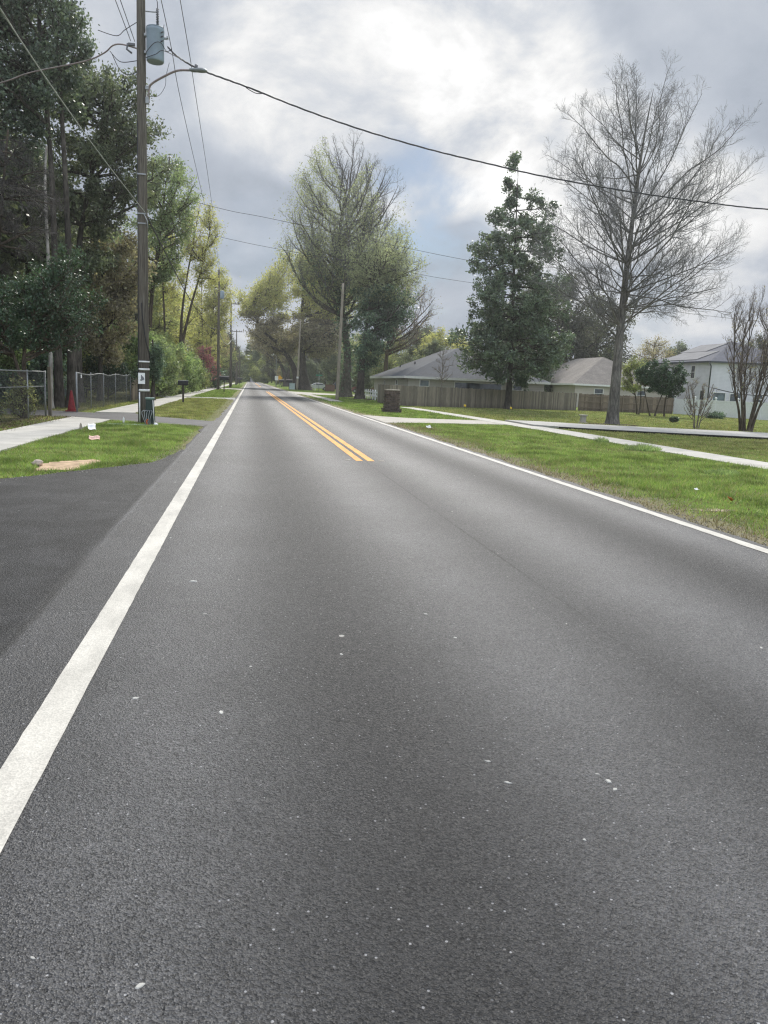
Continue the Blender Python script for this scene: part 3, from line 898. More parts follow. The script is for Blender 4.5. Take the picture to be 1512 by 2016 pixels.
# pale chips and flattened gum pressed into the lane
chips = [(-.414, 6.032, .0204), (-.112, 3.563, .015), (-.539, 3.761, .0134), (.028, 4.162, .0087), (-.262, 1.865, .0097), (1.039, 2.973, .0104), (1.064, 2.791, .0125), (1.495, 2.759, .0165), (1.252, 5.112, .0161),
         (-.276, 5.161, .0141), (-.327, 9.673, .0192), (2.199, 4.857, .0091), (-.561, 2.001, .0068), (1.493, 2.698, .0091), (1.474, 2.824, .007), (1.214, 2.373, .0071), (-.061, 6.077, .0102), (-.505, 7.344, .0098)]
for k in range(46): chips.append((random.uniform(-4.2, 5.2), random.uniform(2.2, 15), random.choice((.004, .005, .006, .008, .012))))
gm_ = MB()
for cx_, cy_, q in chips:
    zt = .0145 if cx_ > -1.3 else .0095
    pts = blob((cx_, cy_), q * random.uniform(.9, 1.4), q * random.uniform(.6, .9), 9, .2, random.random() * 3)
    n_ = len(pts)
    gm_.add([(x_, y_, zt) for x_, y_ in pts] + [(cx_ + (x_ - cx_) * .75, cy_ + (y_ - cy_) * .75, zt + q * .22) for x_, y_ in pts],
            [tuple(range(n_, 2 * n_))] + [(i_, (i_ + 1) % n_, n_ + (i_ + 1) % n_, n_ + i_) for i_ in range(n_)])
o = gm_.build('debris', M['chip']); tag(o, 'small pale chips and flattened spots pressed into the asphalt', 'debris', kind='stuff')

# bare sand patch and mulch rings
struct('bare_sand', MB().poly(ragged(SANDBOX + [SANDBOX[0]], .12, .045)[:-1], .006), M['sand'], 'bare orange sand patch in the near left verge')
struct('mulch_bed', MB().slab(blob((19.55, 39.4), 1.3, .9), 0, .03), M['mulch'], 'dark soil ring at the foot of the big bare tree')
struct('mulch_bed', MB().slab(blob((11.6, 81.4), 1.6, 1.6), 0, .05), M['mulch'], 'dark soil ring at the foot of the ivy covered tree')
struct('bare_sand', MB().poly(blob((6.7, 10.1), .34, .13, 22, .3), .006), M['mulch_pale'], 'small bare sand patch in the right verge')

# ------------------------------------------------------------------ utility pole with transformer and street light
def wood_pole(name, label, x, y, h, rb, rt, mat='pole', lean=0., group=None):
    t = thing(name, label, 'utility pole', (x, y, 0), 0, group)
    n = 14
    MB().tube([(lean * k / n, 0, -.3 + (h + .3) * k / n) for k in range(n + 1)], [rb + (rt - rb) * k / n for k in range(n + 1)], 18).build('pole', M[mat], t)
    return t

P1 = wood_pole('utility_pole', 'tall grey wooden utility pole on the near left verge with transformer and paper notice', -3.48, 27.1, 14.6, .185, .125)
for z, h_ in ((2.02, .05), (1.77, .06), (1.08, .07)):
    MB().lathe((0, 0, z), [(.186, -h_ / 2), (.190, -h_ / 2), (.190, h_ / 2), (.186, h_ / 2)], 20).build('strap', M['white'], P1)
sg = MB().box((-.045, -.200, 1.47), (.22, .012, .36), rad(-4)).build('notice_sheet', M['paper'], P1)
ik = MB()
for dx, dz, w, h_ in ((-.005, 0, .022, .19), (.03, -.03, .02, .10), (.03, .045, .03, .02), (.055, .0, .016, .07), (.055, -.06, .03, .02), (.075, -.03, .014, .07), (.03, .02, .03, .012), (-.03, -.07, .016, .05)):
    ik.box((-.045 + dx, -.2075 - dx * .07, 1.485 + dz), (w, .004, h_), rad(-4))
ik.build('notice_print', M['ink'], sg)
MB().tube([(-.12, -.155, 0), (-.12, -.155, 1.02)], .022, 8).build('conduit', M['white'], P1)
MB().tube([(-.16, -.11, 0), (-.16, -.11, 1.3), (-.135, -.09, 5.5), (-.12, -.08, 9.5)], .018, 6).build('riser_cable', M['black'], P1)
MB().tube(catenary([(-.03, -.19, 3.9), (.02, -.195, 3.2), (.12, -.16, 2.6), (.19, -.04, 2.3), (.195, .02, 2.1)], 5), .014, 6).build('riser_cable', M['black'], P1)
for z in (6.7, 6.4, 7.9): MB().box((.0, -.15, z), (.26, .05, .04)).build('guy_clamp', M['steel'], P1)
MB().tube([(.05, -.17, 6.72), (.16, -.19, 6.5), (.2, -.2, 6.25)], .014, 6).build('hook', M['steel'], P1)

T = thing('pole_transformer', 'blue grey cylindrical transformer hung on the near left utility pole', 'transformer', (-3.05, 27.05, 11.28))
MB().lathe((0, 0, 0), [(.24, 0), (.265, .03), (.27, .08), (.27, .86), (.28, .88), (.28, .94), (.26, .97)], 28).build('tank', M['tank'], T)
MB().lathe((0, 0, .972), [(.275, 0), (.26, .025), (.14, .055), (.01, .06)], 28).build('lid', M['tank'], T)
b = MB()
for k, zz in enumerate(np.linspace(0, .26, 7)): b.lathe((.08, -.05, 1.03 + zz), [(.02, 0), (.055 - .003 * k, .012), (.02, .03)], 12)
b.tube([(.08, -.05, 1.3), (.085, -.05, 1.52)], .014, 6)
b.build('bushing', M['porcelain'], T)
for zz in (.55, .68, .8): MB().tube([(.2, -.2, zz), (.27, -.28, zz)], .022, 8).build('bushing', M['porcelain'], T)
for zz in (.25, .75): MB().box((-.25, 0, zz), (.16, .16, .07)).build('bracket', M['steel'], T)
MB().box((.29, .0, .72), (.16, .05, .05)).box((.37, 0, .75), (.05, .12, .05)).build('bracket', M['steel'], T)
LA = thing('lightning_arrester', 'dark ribbed fuse cutout hanging beside the top of the transformer pole', 'fuse cutout', (-2.98, 27.05, 12.7))
b = MB()
for k, zz in enumerate(np.linspace(-.25, .1, 8)): b.lathe((0, 0, zz), [(.025, 0), (.05, .015), (.025, .035)], 12)
b.build('insulator', M['porcelain'], LA)
MB().tube([(0, 0, -.26), (0, 0, -.5)], .035, 10).build('fuse_tube', M['porcelain'], LA)
MB().tube([(-.36, .03, .03), (0, 0, .03)], .018, 6).build('bracket', M['steel'], LA)
MB().tube(catenary([(0, 0, -.5), (.08, 0, -.58), (.16, 0, -.5), (.2, 0, -.3)], 6), .01, 5).build('lead_wire', M['cable'], LA)
MB().tube(catenary([(0, 0, .12), (.0, 0, .3), (-.06, 0, .45), (-.2, 0, .6)], 6), .012, 5).build('lead_wire', M['cable'], LA)

SL = thing('street_light', 'grey cobra head street light on a curved arm from the near utility pole', 'street light', (-3.28, 27.05, 10.08))
MB().tube(catenary([(0.02, -.02, 0), (.03, -.03, .35), (.12, -.1, .52), (.5, -.4, .66), (.95, -.75, .76), (1.36, -1.08, .70)], 7), .032, 10).build('arm', M['arm'], SL)
for zz, hh_ in ((.05, .18), (.42, .1)): MB().box((-.02, 0, zz), (.1, .14, hh_)).build('bracket', M['steel'], SL)
hd = MB()
prof = [(.0, .035), (.06, .075), (.14, .085), (.24, .082), (.4, .10), (.55, .095), (.64, .06), (.68, .015)]
ax = Vector((.79, -.62, -.16)).normalized(); sd = ax.cross(Vector((0, 0, 1))).normalized(); up = sd.cross(ax)
vs = []; fs = []
for l, rr_ in prof:
    for k in range(14):
        an = 2 * math.pi * k / 14
        zq = math.sin(an) * rr_ * (.75 if math.sin(an) > 0 else .55)
        vs.append(Vector((1.36, -1.08, .70)) + ax * l + sd * (math.cos(an) * rr_ * 1.25) + up * zq)
for i in range(len(prof) - 1):
    for k in range(14): fs.append((i * 14 + k, i * 14 + (k + 1) % 14, (i + 1) * 14 + (k + 1) % 14, (i + 1) * 14 + k))
hd.add(vs, fs, True); hd.f.append(tuple(reversed(range(14)))); hd.sm.append(False)
hd.build('lamp_head', M['lamp'], SL)
MB().lathe(tuple(Vector((1.36, -1.08, .70)) + ax * .25 + up * .06), [(.045, 0), (.05, .03), (.05, .09), (.03, .11)], 12).build('photocell', M['porcelain'], SL)

# ------------------------------------------------------------------ cables
def cable(name, label, pts, r_, mat='cable', per=8, cat='cable', n=6, group=None):
    o = MB().tube(catenary(pts, per), r_, n).build(name, M[mat])
    return tag(o, label, cat, group)
A = [(-2.68, 27.1, 11.79), (-2.38, 27.2, 11.57), (-1.84, 27.3, 11.35), (-1.29, 27.4, 11.23), (-.15, 27.7, 11.06), (1.71, 28, 10.66), (3.87, 28.4, 10.31), (6.35, 28.8, 10.02), (8.55, 29.1, 9.83), (11.1, 29.5, 9.66), (14.92, 30, 9.54), (18.5, 30.4, 9.51), (21.3, 30.7, 9.55), (27.8, 31.5, 9.85), (36, 32.5, 10.4)]
ca = catenary(A, 14)
tw = MB()
for ph in (0, 2.09, 4.19):
    tw.tube([p + Vector((0, math.cos(i * .55 + ph) * .016, math.sin(i * .55 + ph) * .016)) for i, p in enumerate(ca)], .014, 5)
o = tw.build('service_cable', M['cable']); tag(o, 'thick twisted service cable sweeping from the transformer across the road', 'cable')
o = MB().tube(catenary([(-.25, 27.7, 11.06), (-.1, 27.7, 10.98), (.1, 27.75, 10.93), (.28, 27.75, 10.95), (.2, 27.75, 11.0), (0, 27.7, 11.03)], 6), .014, 5).build('cable_clamp', M['cable']); tag(o, 'small wire loop clamped on the thick cable over the road', 'wire loop')
cable('guy_cable', 'straight pale cable running from the near pole up past the dark trees', [(-4.0, -10, 7.5), (-4.02, 13, 7.30), (-4.06, 14.5, 7.33), (-4.09, 18, 7.36), (-3.92, 22.5, 7.22), (-3.38, 26.95, 6.74)], .013, 'cable_pale')
cable('house_cable', 'pale sagging cable from the near pole towards the left trees', [(-16, 36, 11.6), (-9.12, 30, 10.94), (-7.24, 29, 11.24), (-5.37, 28, 11.41), (-4.66, 27.5, 11.55), (-4.35, 27.2, 11.68), (-4.06, 27.1, 11.71), (-3.6, 27.05, 11.62)], .022, 'arm')
cable('pole_jumper', 'upper slack jumper wire at the left of the transformer pole', [(-4.45, 27.3, 11.55), (-4.2, 27.1, 11.25), (-4.0, 27.1, 11.2), (-3.6, 27.0, 11.25)], .012, per=6)
cable('pole_jumper', 'lower slack jumper wire at the left of the transformer pole', [(-4.4, 27.3, 11.5), (-4.15, 27.1, 11.0), (-3.9, 27.1, 10.85), (-3.6, 27.0, 10.92)], .012, per=6)
cable('pole_jumper', 'curved wire between the transformer and the service cable', [(-3.3, 26.8, 11.45), (-3.05, 26.7, 11.7), (-2.85, 26.75, 11.75), (-2.7, 27.0, 11.62), (-2.55, 27.1, 11.75)], .011, per=6)
cable('pole_jumper', 'crossing wire in front of the transformer tank', [(-3.3, 26.8, 11.3), (-3.0, 26.72, 11.4), (-2.75, 26.8, 11.55), (-2.1, 27.2, 11.43)], .011, per=6)
cable('pole_jumper', 'thin wire looping below the street light arm', [(-2.62, 27, 11.3), (-2.72, 27, 10.9), (-2.75, 27, 10.6), (-2.95, 27, 10.3), (-3.25, 27, 10.25)], .007, per=6)
cable('pole_jumper', 'bent wire at the upper left of the transformer pole', [(-4.75, 27, 12.0), (-4.2, 27, 11.9), (-3.95, 27, 12.1), (-3.6, 27, 12.35)], .011, per=6)
br = thing('wire_bracket', 'small dark wire bracket on the left side of the transformer pole', 'bracket', (-3.75, 27.0, 11.7))
MB().box((0, 0, 0), (.2, .08, .07)).tube([(-.12, 0, .02), (-.15, 0, -.15), (0, 0, -.25)], .03, 8).build('clamp', M['porcelain'], br)
cable('overhead_wire', 'left wire of the pair rising from the near pole towards the camera', [(-3.7, -15, 11.35), (-3.78, 5, 11.3), (-3.78, 27, 11.8)], .011)
cable('overhead_wire', 'right wire of the pair rising from the near pole towards the camera', [(-3.5, -15, 11.5), (-3.58, 5, 11.4), (-3.66, 27, 11.8)], .011)
cable('power_line', 'thin power line running down the road nearest the transformer', [(-2.9, -10, 13.3), (-2.95, 26.8, 13.45), (-3.05, 36, 13.2), (-3.3, 56, 13.7), (-3.6, 80, 14.4), (-4.0, 104.6, 15.35), (-3.3, 140, 14.6)], .012)
cable('power_line', 'thin power line running down the road further from the pole', [(-2.2, -10, 13.3), (-2.3, 27, 13.2), (-2.5, 36.9, 13.8), (-2.9, 57, 14.6), (-3.4, 80.5, 15.2), (-3.9, 104.6, 15.6), (-2.6, 140, 14.4)], .012)
cable('cross_wire', 'upper thin wire crossing the sky above the distant road', [(-8, 59.5, 14.7), (-2.05, 60.5, 13.8), (1.47, 61, 13.5), (11.82, 62, 12.34), (17.74, 63, 11.85), (25, 64, 11.4)], .016)
cable('cross_wire', 'lower thin wire crossing the sky above the distant road', [(-7.5, 69.5, 14.2), (-2.35, 70, 13.4), (2.87, 71, 12.9), (13.58, 72, 12.0), (20.68, 73, 11.5), (47.6, 76, 10.2), (66, 78, 10)], .016)
cable('phone_cable', 'slack phone cable hanging between the first and second left poles', [(-3.35, 27.1, 6.67), (-3.8, 38, 7.0), (-4.25, 55, 7.1), (-4.5, 77, 7.1), (-4.45, 92, 7.2), (-4.2, 104.5, 7.9)], .03)
cable('phone_cable', 'slack phone cable hanging between the second and third left poles', [(-4.0, 105, 7.6), (-3.9, 122, 7.0), (-3.6, 134, 7.2), (-3.2, 140, 8.2)], .05, 'cable_pale')

# further poles
def far_pole(x, y, h, label, arm=False, tank=False, lampz=None, mat='pole', lean=0, name='utility_pole', rb=.17):
    t = wood_pole(name, label, x, y, h, rb, .11, mat, lean)
    if arm:
        MB().box((.1, 0, h - .45), (2.6, .14, .16)).build('crossarm', M['pole'], t)
        for dx in (-1.0, .7, 1.25): MB().lathe((dx, 0, h - .37), [(.05, 0), (.08, .1), (.04, .26)], 8).build('insulator', M['porcelain'], t)
    if tank: MB().lathe((.42, 0, h - 3.6), [(.26, 0), (.27, .05), (.27, .9), (.2, 1.0)], 14).build('transformer_tank', M['tank'], t)
    if lampz:
        MB().tube(catenary([(0, 0, lampz), (.6, 0, lampz + .5), (1.8, 0, lampz + .7), (2.6, 0, lampz + .6)], 5), .05, 6).build('lamp_arm', M['lamp'], t)
        MB().lathe((2.6, 0, lampz + .62), [(.06, 0), (.14, .1), (.16, .4), (.1, .75), (.02, .85)], 10, (1, 0, -.1)).build('lamp_head', M['white'], t)
    return t
far_pole(-4.05, 104.8, 15.3, 'second wooden utility pole on the left with a small tank near its top', tank=True, rb=.21)
far_pole(-3.3, 140, 14.8, 'third wooden utility pole on the left with a crossarm', arm=True, rb=.21)
far_pole(-3.6, 160, 9.5, 'short plain pole just behind the third left utility pole', rb=.17)
far_pole(-3.3, 200, 13.6, 'fourth wooden utility pole on the left with a crossarm', arm=True, rb=.22)
far_pole(-3.4, 232, 11, 'distant left pole with the nearest roadside lamp arm', lampz=9.3)
far_pole(-3.4, 268, 11, 'distant left pole with the middle roadside lamp arm', lampz=8.8)
far_pole(-3.4, 305, 11, 'distant left pole with the farthest roadside lamp arm', lampz=8.6)
far_pole(8.1, 72.5, 10.6, 'leaning plain grey pole at the right of the road beside the ivy trees', mat='oldpole', lean=.22, rb=.17)
p = far_pole(8.55, 142.5, 12.4, 'plain grey pole at the right in front of the far oak', mat='oldpole', lean=.35, rb=.2)
MB().lathe((.06, 0, 2.1), [(.20, 0), (.205, .01), (.205, .3), (.2, .31)], 14).build('strap', M['white'], p)
LP = thing('street_lamp', 'distant pale street lamp on a slim post at the right of the road', 'street lamp', (4.9, 190, 0))
LP.location.x = 6.3
MB().tube([(0, 0, 0), (0, 0, 7.2), (-.3, 0, 7.6)], .07, 8).build('post', M['lamp'], LP)
MB().lathe((-.2, 0, 7.65), [(.05, 0), (.2, .15), (.22, .6), (.08, 1.0)], 10, (-1, 0, -.1)).build('lamp_head', M['white'], LP)

# ------------------------------------------------------------------ left side small things
PD = thing('cable_pedestal', 'dark green telecom pedestal with pale lid leaning at the foot of the near utility pole', 'pedestal', (-3.12, 25.75, 0), rad(-8))
MB().frustum((0, 0, 0), (.30, .2), (.22, .17), .82).build('housing', M['darkgreen'], PD, .015)
MB().box((0, 0, .855), (.26, .2, .07)).build('lid', M['palegreen'], PD, .02)
MB().tube([(.16, -.1, .0), (.13, -.09, .45), (.11, -.08, .8)], .012, 6).build('edge_strip', M['white'], PD)
wt = MB()
for k in range(5):
    x0 = -.14 + .05 * k
    wt.tube(catenary([(x0 * .6 + .02, -.17, .0), (x0 - .02, -.17, .2), (x0 - .08 + .03 * k, -.15, .42), (x0 + .02, -.13, .48)], 5), .011, 6)
wt.build('loose_wire', M['steel'], PD)
MB().tube(catenary([(-.02, -.19, .0), (-.06, -.2, .12), (-.02, -.19, .2)], 5), .022, 6).build('loose_wire', M['rust'], PD)
o = MB().lathe((-2.93, 25.6, 0), [(.02, 0), (.08, .01), (.075, .05), (.035, .085), (.01, .10)], 7).build('plastic_bag', M['paper']); tag(o, 'crumpled white plastic scrap beside the dark green pedestal', 'litter')
o = MB().slab(blob((-3.75, 25.3), .62, .28, 20, .02), 0, .04).build('ground_cover_plate', M['palegreen']); tag(o, 'flat greenish cover plate set in the grass by the near pole', 'cover plate')
def stake(x, y, h, label, mat='paper', w=.05):
    t = thing('survey_stake', label, 'stake', (x, y, 0), random.random())
    MB().frustum((0, 0, 0), (w, w * .6), (w * .8, w * .5), h * .7).build('shaft', M[mat], t)
    MB().frustum((0, 0, h * .7 + .002), (w * .8, w * .5), (w * .2, w * .2), h * .3).build('tip', M[mat], t)
stake(-4.05, 26.5, .2, 'small white stake in the grass left of the near utility pole', w=.07)
stake(-4.6, 22.6, .2, 'small beige stake in the grass beside the white paper', 'capstone', w=.07)
def sheet(name, label, c, w, d, rz, tilt, mat, curl=.06):
    n = 6; vs = []; fs = []
    for i in range(n + 1):
        for j in range(n + 1):
            u, v = i / n - .5, j / n - .5
            vs.append((u * w, v * d, curl * (math.sin(u * 5) * .5 + (v * 2) ** 2 * .6)))
    for i in range(n):
        for j in range(n): fs.append((i * (n + 1) + j, (i + 1) * (n + 1) + j, (i + 1) * (n + 1) + j + 1, i * (n + 1) + j + 1))
    o = MB().add(vs, fs, True).build(name, M[mat]); o.location = c; o.rotation_euler = (tilt[0], tilt[1], rz)
    sd_ = o.modifiers.new('thickness', 'SOLIDIFY'); sd_.thickness = .003
    return tag(o, label, 'litter')
sheet('paper_sheet', 'folded white paper lying in the left verge grass', (-4.27, 22.4, .09), .2, .3, .4, (rad(28), rad(16)), 'paper')
sheet('paper_sheet', 'crumpled pink paper lying in the left verge grass', (-3.57, 19.0, .06), .24, .19, .3, (rad(22), rad(15)), 'pink')
rk = MB()
rr_ = np.random.default_rng(8)
vs = []; nu, nv = 12, 8
for j in range(nv + 1):
    for i in range(nu):
        a, bq = 2 * math.pi * i / nu, math.pi * j / nv
        q = 1 + .12 * math.sin(3 * a + j) + .08 * rr_.normal()
        vs.append((.16 * q * math.sin(bq) * math.cos(a), .11 * q * math.sin(bq) * math.sin(a), .09 + .11 * math.cos(bq)))
fs = [(j * nu + i, (j + 1) * nu + i, (j + 1) * nu + (i + 1) % nu, j * nu + (i + 1) % nu) for j in range(nv) for i in range(nu)]
o = rk.add(vs, fs, True).build('stone', M['rock'], None, 0, (-3.5, 13.75, 0)); o.scale = (.55, .6, .55); tag(o, 'pale rounded stone beside the bare sand patch', 'stone')

CN = thing('traffic_cone', 'faded red traffic cone standing by the gate post', 'traffic cone', (-7.05, 33.0, 0))
MB().box((0, 0, .025), (.42, .42, .05)).build('base', M['cone'], CN, .012)
MB().lathe((0, 0, .05), [(.17, 0), (.15, .06), (.04, .78), (.03, .80)], 20).build('body', M['cone'], CN)

def chain_link(name, label, ya, yb, x, posts, h=1.55, mid=False, gap=.115, xb=None, sagz=0.):
    t = thing(name, label, 'fence', (x, ya, 0))
    xb = x if xb is None else xb
    L = yb - ya
    X = lambda s: (xb - x) * s / L
    for s in posts: MB().tube([(X(s), s, -.2), (X(s), s, h + .04)], .034 if s in (posts[0], posts[-1]) else .022, 8).build('post', M['steel'], t)
    top = [(X(s), s, h - sagz * math.sin(math.pi * 3 * s / L) ** 2) for s in np.linspace(0, L, 25)]
    MB().tube(top, .021, 6).build('top_rail', M['steel'], t)
    if mid: MB().tube([(X(0), 0, 1.05), (X(L), L, 1.05)], .018, 6).build('mid_rail', M['steel'], t)
    Ps = []
    nn = int((L + h) / gap)
    for k in range(nn):
        s0 = -h + k * gap
        for sgn in (1, -1):
            a, b_ = (max(0, s0), min(L, s0 + h))
            if b_ - a < .02: continue
            za, zb = a - s0, b_ - s0
            if sgn < 0: za, zb = h - za, h - zb
            Ps.append([(X(a) + .03, a, .02 + za * .98), (X(b_) + .03, b_, .02 + zb * .98)])
    V, F = tubes(np.array(Ps, float), np.full((len(Ps), 2), .0022), 3)
    link(bpy.data.objects.new('wire_mesh', np_mesh('wire_mesh', V, F, M['mesh'])), t)
    return t
chain_link('chain_link_fence', 'chain link fence with middle rail at the left edge before the driveway', 17, 28.8, -7.25, [0, 3, 6, 9.8, 11.8], mid=True, xb=-7.02)
chain_link('chain_link_fence', 'chain link fence beyond the red cone running away behind the near pole', 32.4, 48.4, -6.72, [0, 3.1, 6.4, 10.1, 14.1, 16.0], xb=-6.98, sagz=.07)
o = MB().box((0, 0, .85), (.11, .11, 1.75)).build('gate_post', M['board_grey'], None, .01, (-6.93, 29.05, 0)); tag(o, 'square wooden gate post at the end of the left chain link fence', 'post')
o = MB().box((.0, 0, 0), (.012, .12, .14)).build('fence_tag', M['paper'], None, 0, (-6.64, 32.9, 1.42)); tag(o, 'small white tag on the chain link fence near the cone', 'tag')

def board_fence(name, label, a, b, h, mat, bw=.14, rails=False, post_every=2.4, face=1):
    t = thing(name, label, 'fence', (a[0], a[1], 0))
    L = math.hypot(b[0] - a[0], b[1] - a[1]); d = Vector(((b[0] - a[0]) / L, (b[1] - a[1]) / L, 0)); nrm = Vector((d.y, -d.x, 0)) * face
    rz = math.atan2(d.y, d.x)
    m_ = MB(); n = int(L / bw)
    for k in range(n):
        c = d * ((k + .5) * bw) + nrm * random.gauss(0, .004)
        hh = h + random.gauss(0, .018)
        m_.box((c.x, c.y, hh / 2), (bw - .008, .02, hh), rz)
    m_.build('board_panel', M[mat], t)
    s_ = 1 if rails else -1
    for k in range(int(L / post_every) + 1):
        c = d * min(k * post_every, L - .05) + nrm * (.075 * s_)
        MB().box((c.x, c.y, (h + .03) / 2), (.1, .1, h + .03), rz).build('post', M[mat], t)
    for z in (.3, h * .55, h - .2):
        c = d * (L / 2) + nrm * (.035 * s_)
        MB().box((c.x, c.y, z), (L, .045, .09), rz).build('rail', M[mat], t)
    return t
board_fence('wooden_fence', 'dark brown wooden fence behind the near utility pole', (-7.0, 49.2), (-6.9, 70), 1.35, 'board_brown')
def pegs(x, y, label):
    t = thing('white_bollards', label, 'bollards', (x, y, 0))
    MB().box((0, 0, .55), (1.05, .3, .5)).build('bench_box', M['lamp'], t, .03)
    for k in range(4):
        MB().lathe((-.4 + .27 * k, -.18, .8), [(.03, 0), (.055, .06), (.06, .2), (.045, .33), (.01, .36)], 10, (.1, 0, 1)).build('knob', M['white'], t)
pegs(-10.3, 42, 'row of four small white knobs seen through the left chain link fence')
pegs(-9.4, 44.5, 'row of four small white knobs seen just right of the twin trunks')

def mailbox(x, y, label, mat, rz, s=1., postmat='pole', top=None, ph=1.05):
    t = thing('mailbox', label, 'mailbox', (x, y, 0), rz)
    MB().box((0, 0, ph / 2), (.11, .11, ph)).build('post', M[postmat], t)
    MB().box((0, .02, ph + .015), (.2, .5, .03)).build('shelf', M[postmat], t)
    m_ = MB(); vs = []; fs = []
    w, l, hh = .1 * s, .27 * s, .13 * s
    prof = [(-w, 0), (w, 0)] + [(w * math.cos(q), hh + w * math.sin(q)) for q in np.linspace(0, math.pi, 9)]
    k = len(prof)
    for yy in (-l, l): vs += [(px_, yy, ph + .032 + pz) for px_, pz in prof]
    fs = [tuple(range(k)), tuple(reversed(range(k, 2 * k)))] + [(i, k + i, k + (i + 1) % k, (i + 1) % k) for i in range(k)]
    m_.add(vs, fs).build('box', M[mat], t)
    if top: MB().box((0, 0, ph + .032 + hh + w + .012), (.14, .56 * s, .02)).build('roof_strip', M[top], t)
    MB().box((w + .008, -.05, ph + .2), (.012, .03, .16)).build('flag', M['cone'], t)
    return t
mailbox(-3.95, 48.6, 'near left mailbox with a pale top on a wooden post', 'black', rad(90), 1.12, top='white')
mailbox(-2.75, 88, 'black mailbox on a black post just right of the second left pole', 'black', rad(90), 1.9, 'black', ph=1.35)
mailbox(-2.4, 200, 'distant black mailbox on the far left verge', 'black', rad(90), 2.2, 'black', ph=1.3)
mailbox(7.5, 150, 'black mailbox at the right just left of the far grey pole', 'black', rad(90), 2.2, 'black', ph=1.3)
mailbox(7.6, 188, 'farthest black mailbox on the right verge', 'black', rad(90), 2.2, 'black', ph=1.3)

# ------------------------------------------------------------------ right side small things
BP = thing('brick_mailbox_pillar', 'squat dark brick mailbox pillar on the right verge with pale cap', 'brick pillar', (8.42, 45.8, 0))
def brick_courses(w0, w1, z0, z1, nc):
    m_ = MB(); hc = (z1 - z0) / nc
    for c in range(nc):
        w = w0 + (w1 - w0) * c / max(1, nc - 1) + random.gauss(0, .02)
        nb = 3
        for side in range(4):
            for k in range(nb):
                l = w / nb
                u = -w / 2 + (k + .5) * l + (.04 if c % 2 else -.04)
                off = w / 2 - .06 + random.gauss(0, .014)
                R = Matrix.Rotation(side * math.pi / 2, 3, 'Z'); q = R @ Vector((u, -off, 0))
                m_.box((q.x, q.y, z0 + (c + .5) * hc), (l - .02, .12, hc - .018), side * math.pi / 2)
    return m_
brick_courses(1.12, 1.0, 0, .24, 2).build('base_course', M['brick'], BP, .012)
brick_courses(.84, .80, .24, 1.30, 9).build('brick_shaft', M['brick'], BP, .012)
MB().box((0, 0, .65), (.70, .70, 1.29)).build('mortar_core', M['mortar'], BP)
MB().box((0, 0, 1.335), (.8, .8, .065)).build('cap', M['capstone'], BP, .015)
MB().box((-.435, .0, .98), (.02, .2, .2)).build('mailbox_door', M['black'], BP)

CP = thing('concrete_pedestal', 'short pale concrete pedestal on the lawn left of the big bare tree', 'pedestal', (18.2, 40.3, 0))
MB().box((0, 0, .02), (.4, .4, .05)).box((0, 0, .21), (.27, .27, .34)).build('shaft', M['concrete2'], CP, .02)
MB().box((0, 0, .42), (.36, .36, .08)).build('cap', M['concrete2'], CP, .02)
def flag(x, y, label):
    t = thing('marker_flag', label, 'marker flag', (x, y, 0), random.uniform(-.5, .5))
    MB().tube([(0, 0, 0), (.01, 0, .42)], .008, 5).build('wire_stem', M['steel'], t)
    MB().add([(0, 0, .40), (.22, .02, .36), (.2, -.02, .22), (0, 0, .24)], [(0, 1, 2, 3)]).build('pennant', M['yellow'], t)
flag(16.34, 58.1, 'small yellow marker flag in front of the grey fence')
flag(19.4, 56.1, 'yellow marker flag on the lawn in front of the magnolia')
sheet('paper_scrap', 'small pale scrap on the right verge near the driveway apron', (6.9, 29.3, .05), .22, .16, .5, (rad(25), rad(10)), 'paper')
sheet('leaf_scrap', 'orange scrap lying in the right verge grass', (7.5, 10.9, .06), .16, .06, .8, (rad(20), rad(30)), 'rust', .03)
sheet('paper_scrap', 'tiny white scrap in the right verge grass above the sandy patch', (7.6, 12.0, .06), .07, .06, .2, (rad(20), rad(10)), 'paper', .02)
o = MB()
edge = [(13.73, 32.87), (15.6, 31.77), (17.7, 30.97), (21.8, 29.47), (36, 24.37)]
for i in range(len(edge) - 1):
    a, b_ = Vector((*edge[i], 0)), Vector((*edge[i + 1], 0)); d = b_ - a
    c = (a + b_) / 2
    o.box((c.x, c.y, .043), (d.length, .03, .086), math.atan2(d.y, d.x))
o = o.build('driveway_edging', M['tar']); tag(o, 'long black edging strip along the raised right driveway', 'edging')
for k in range(8):
    y = 15.9 + 12 * (k // 2); x = 2.05 if k % 2 == 0 else 2.76
    t = MB().frustum((0, 0, .0145), (.13, .1), (.09, .06), .02).build('road_reflector', M['capstone'], None, 0, (x, y, 0))
    tag(t, 'small raised reflector marker beside the yellow centre lines', 'reflector', 'reflector markers along the yellow lines')

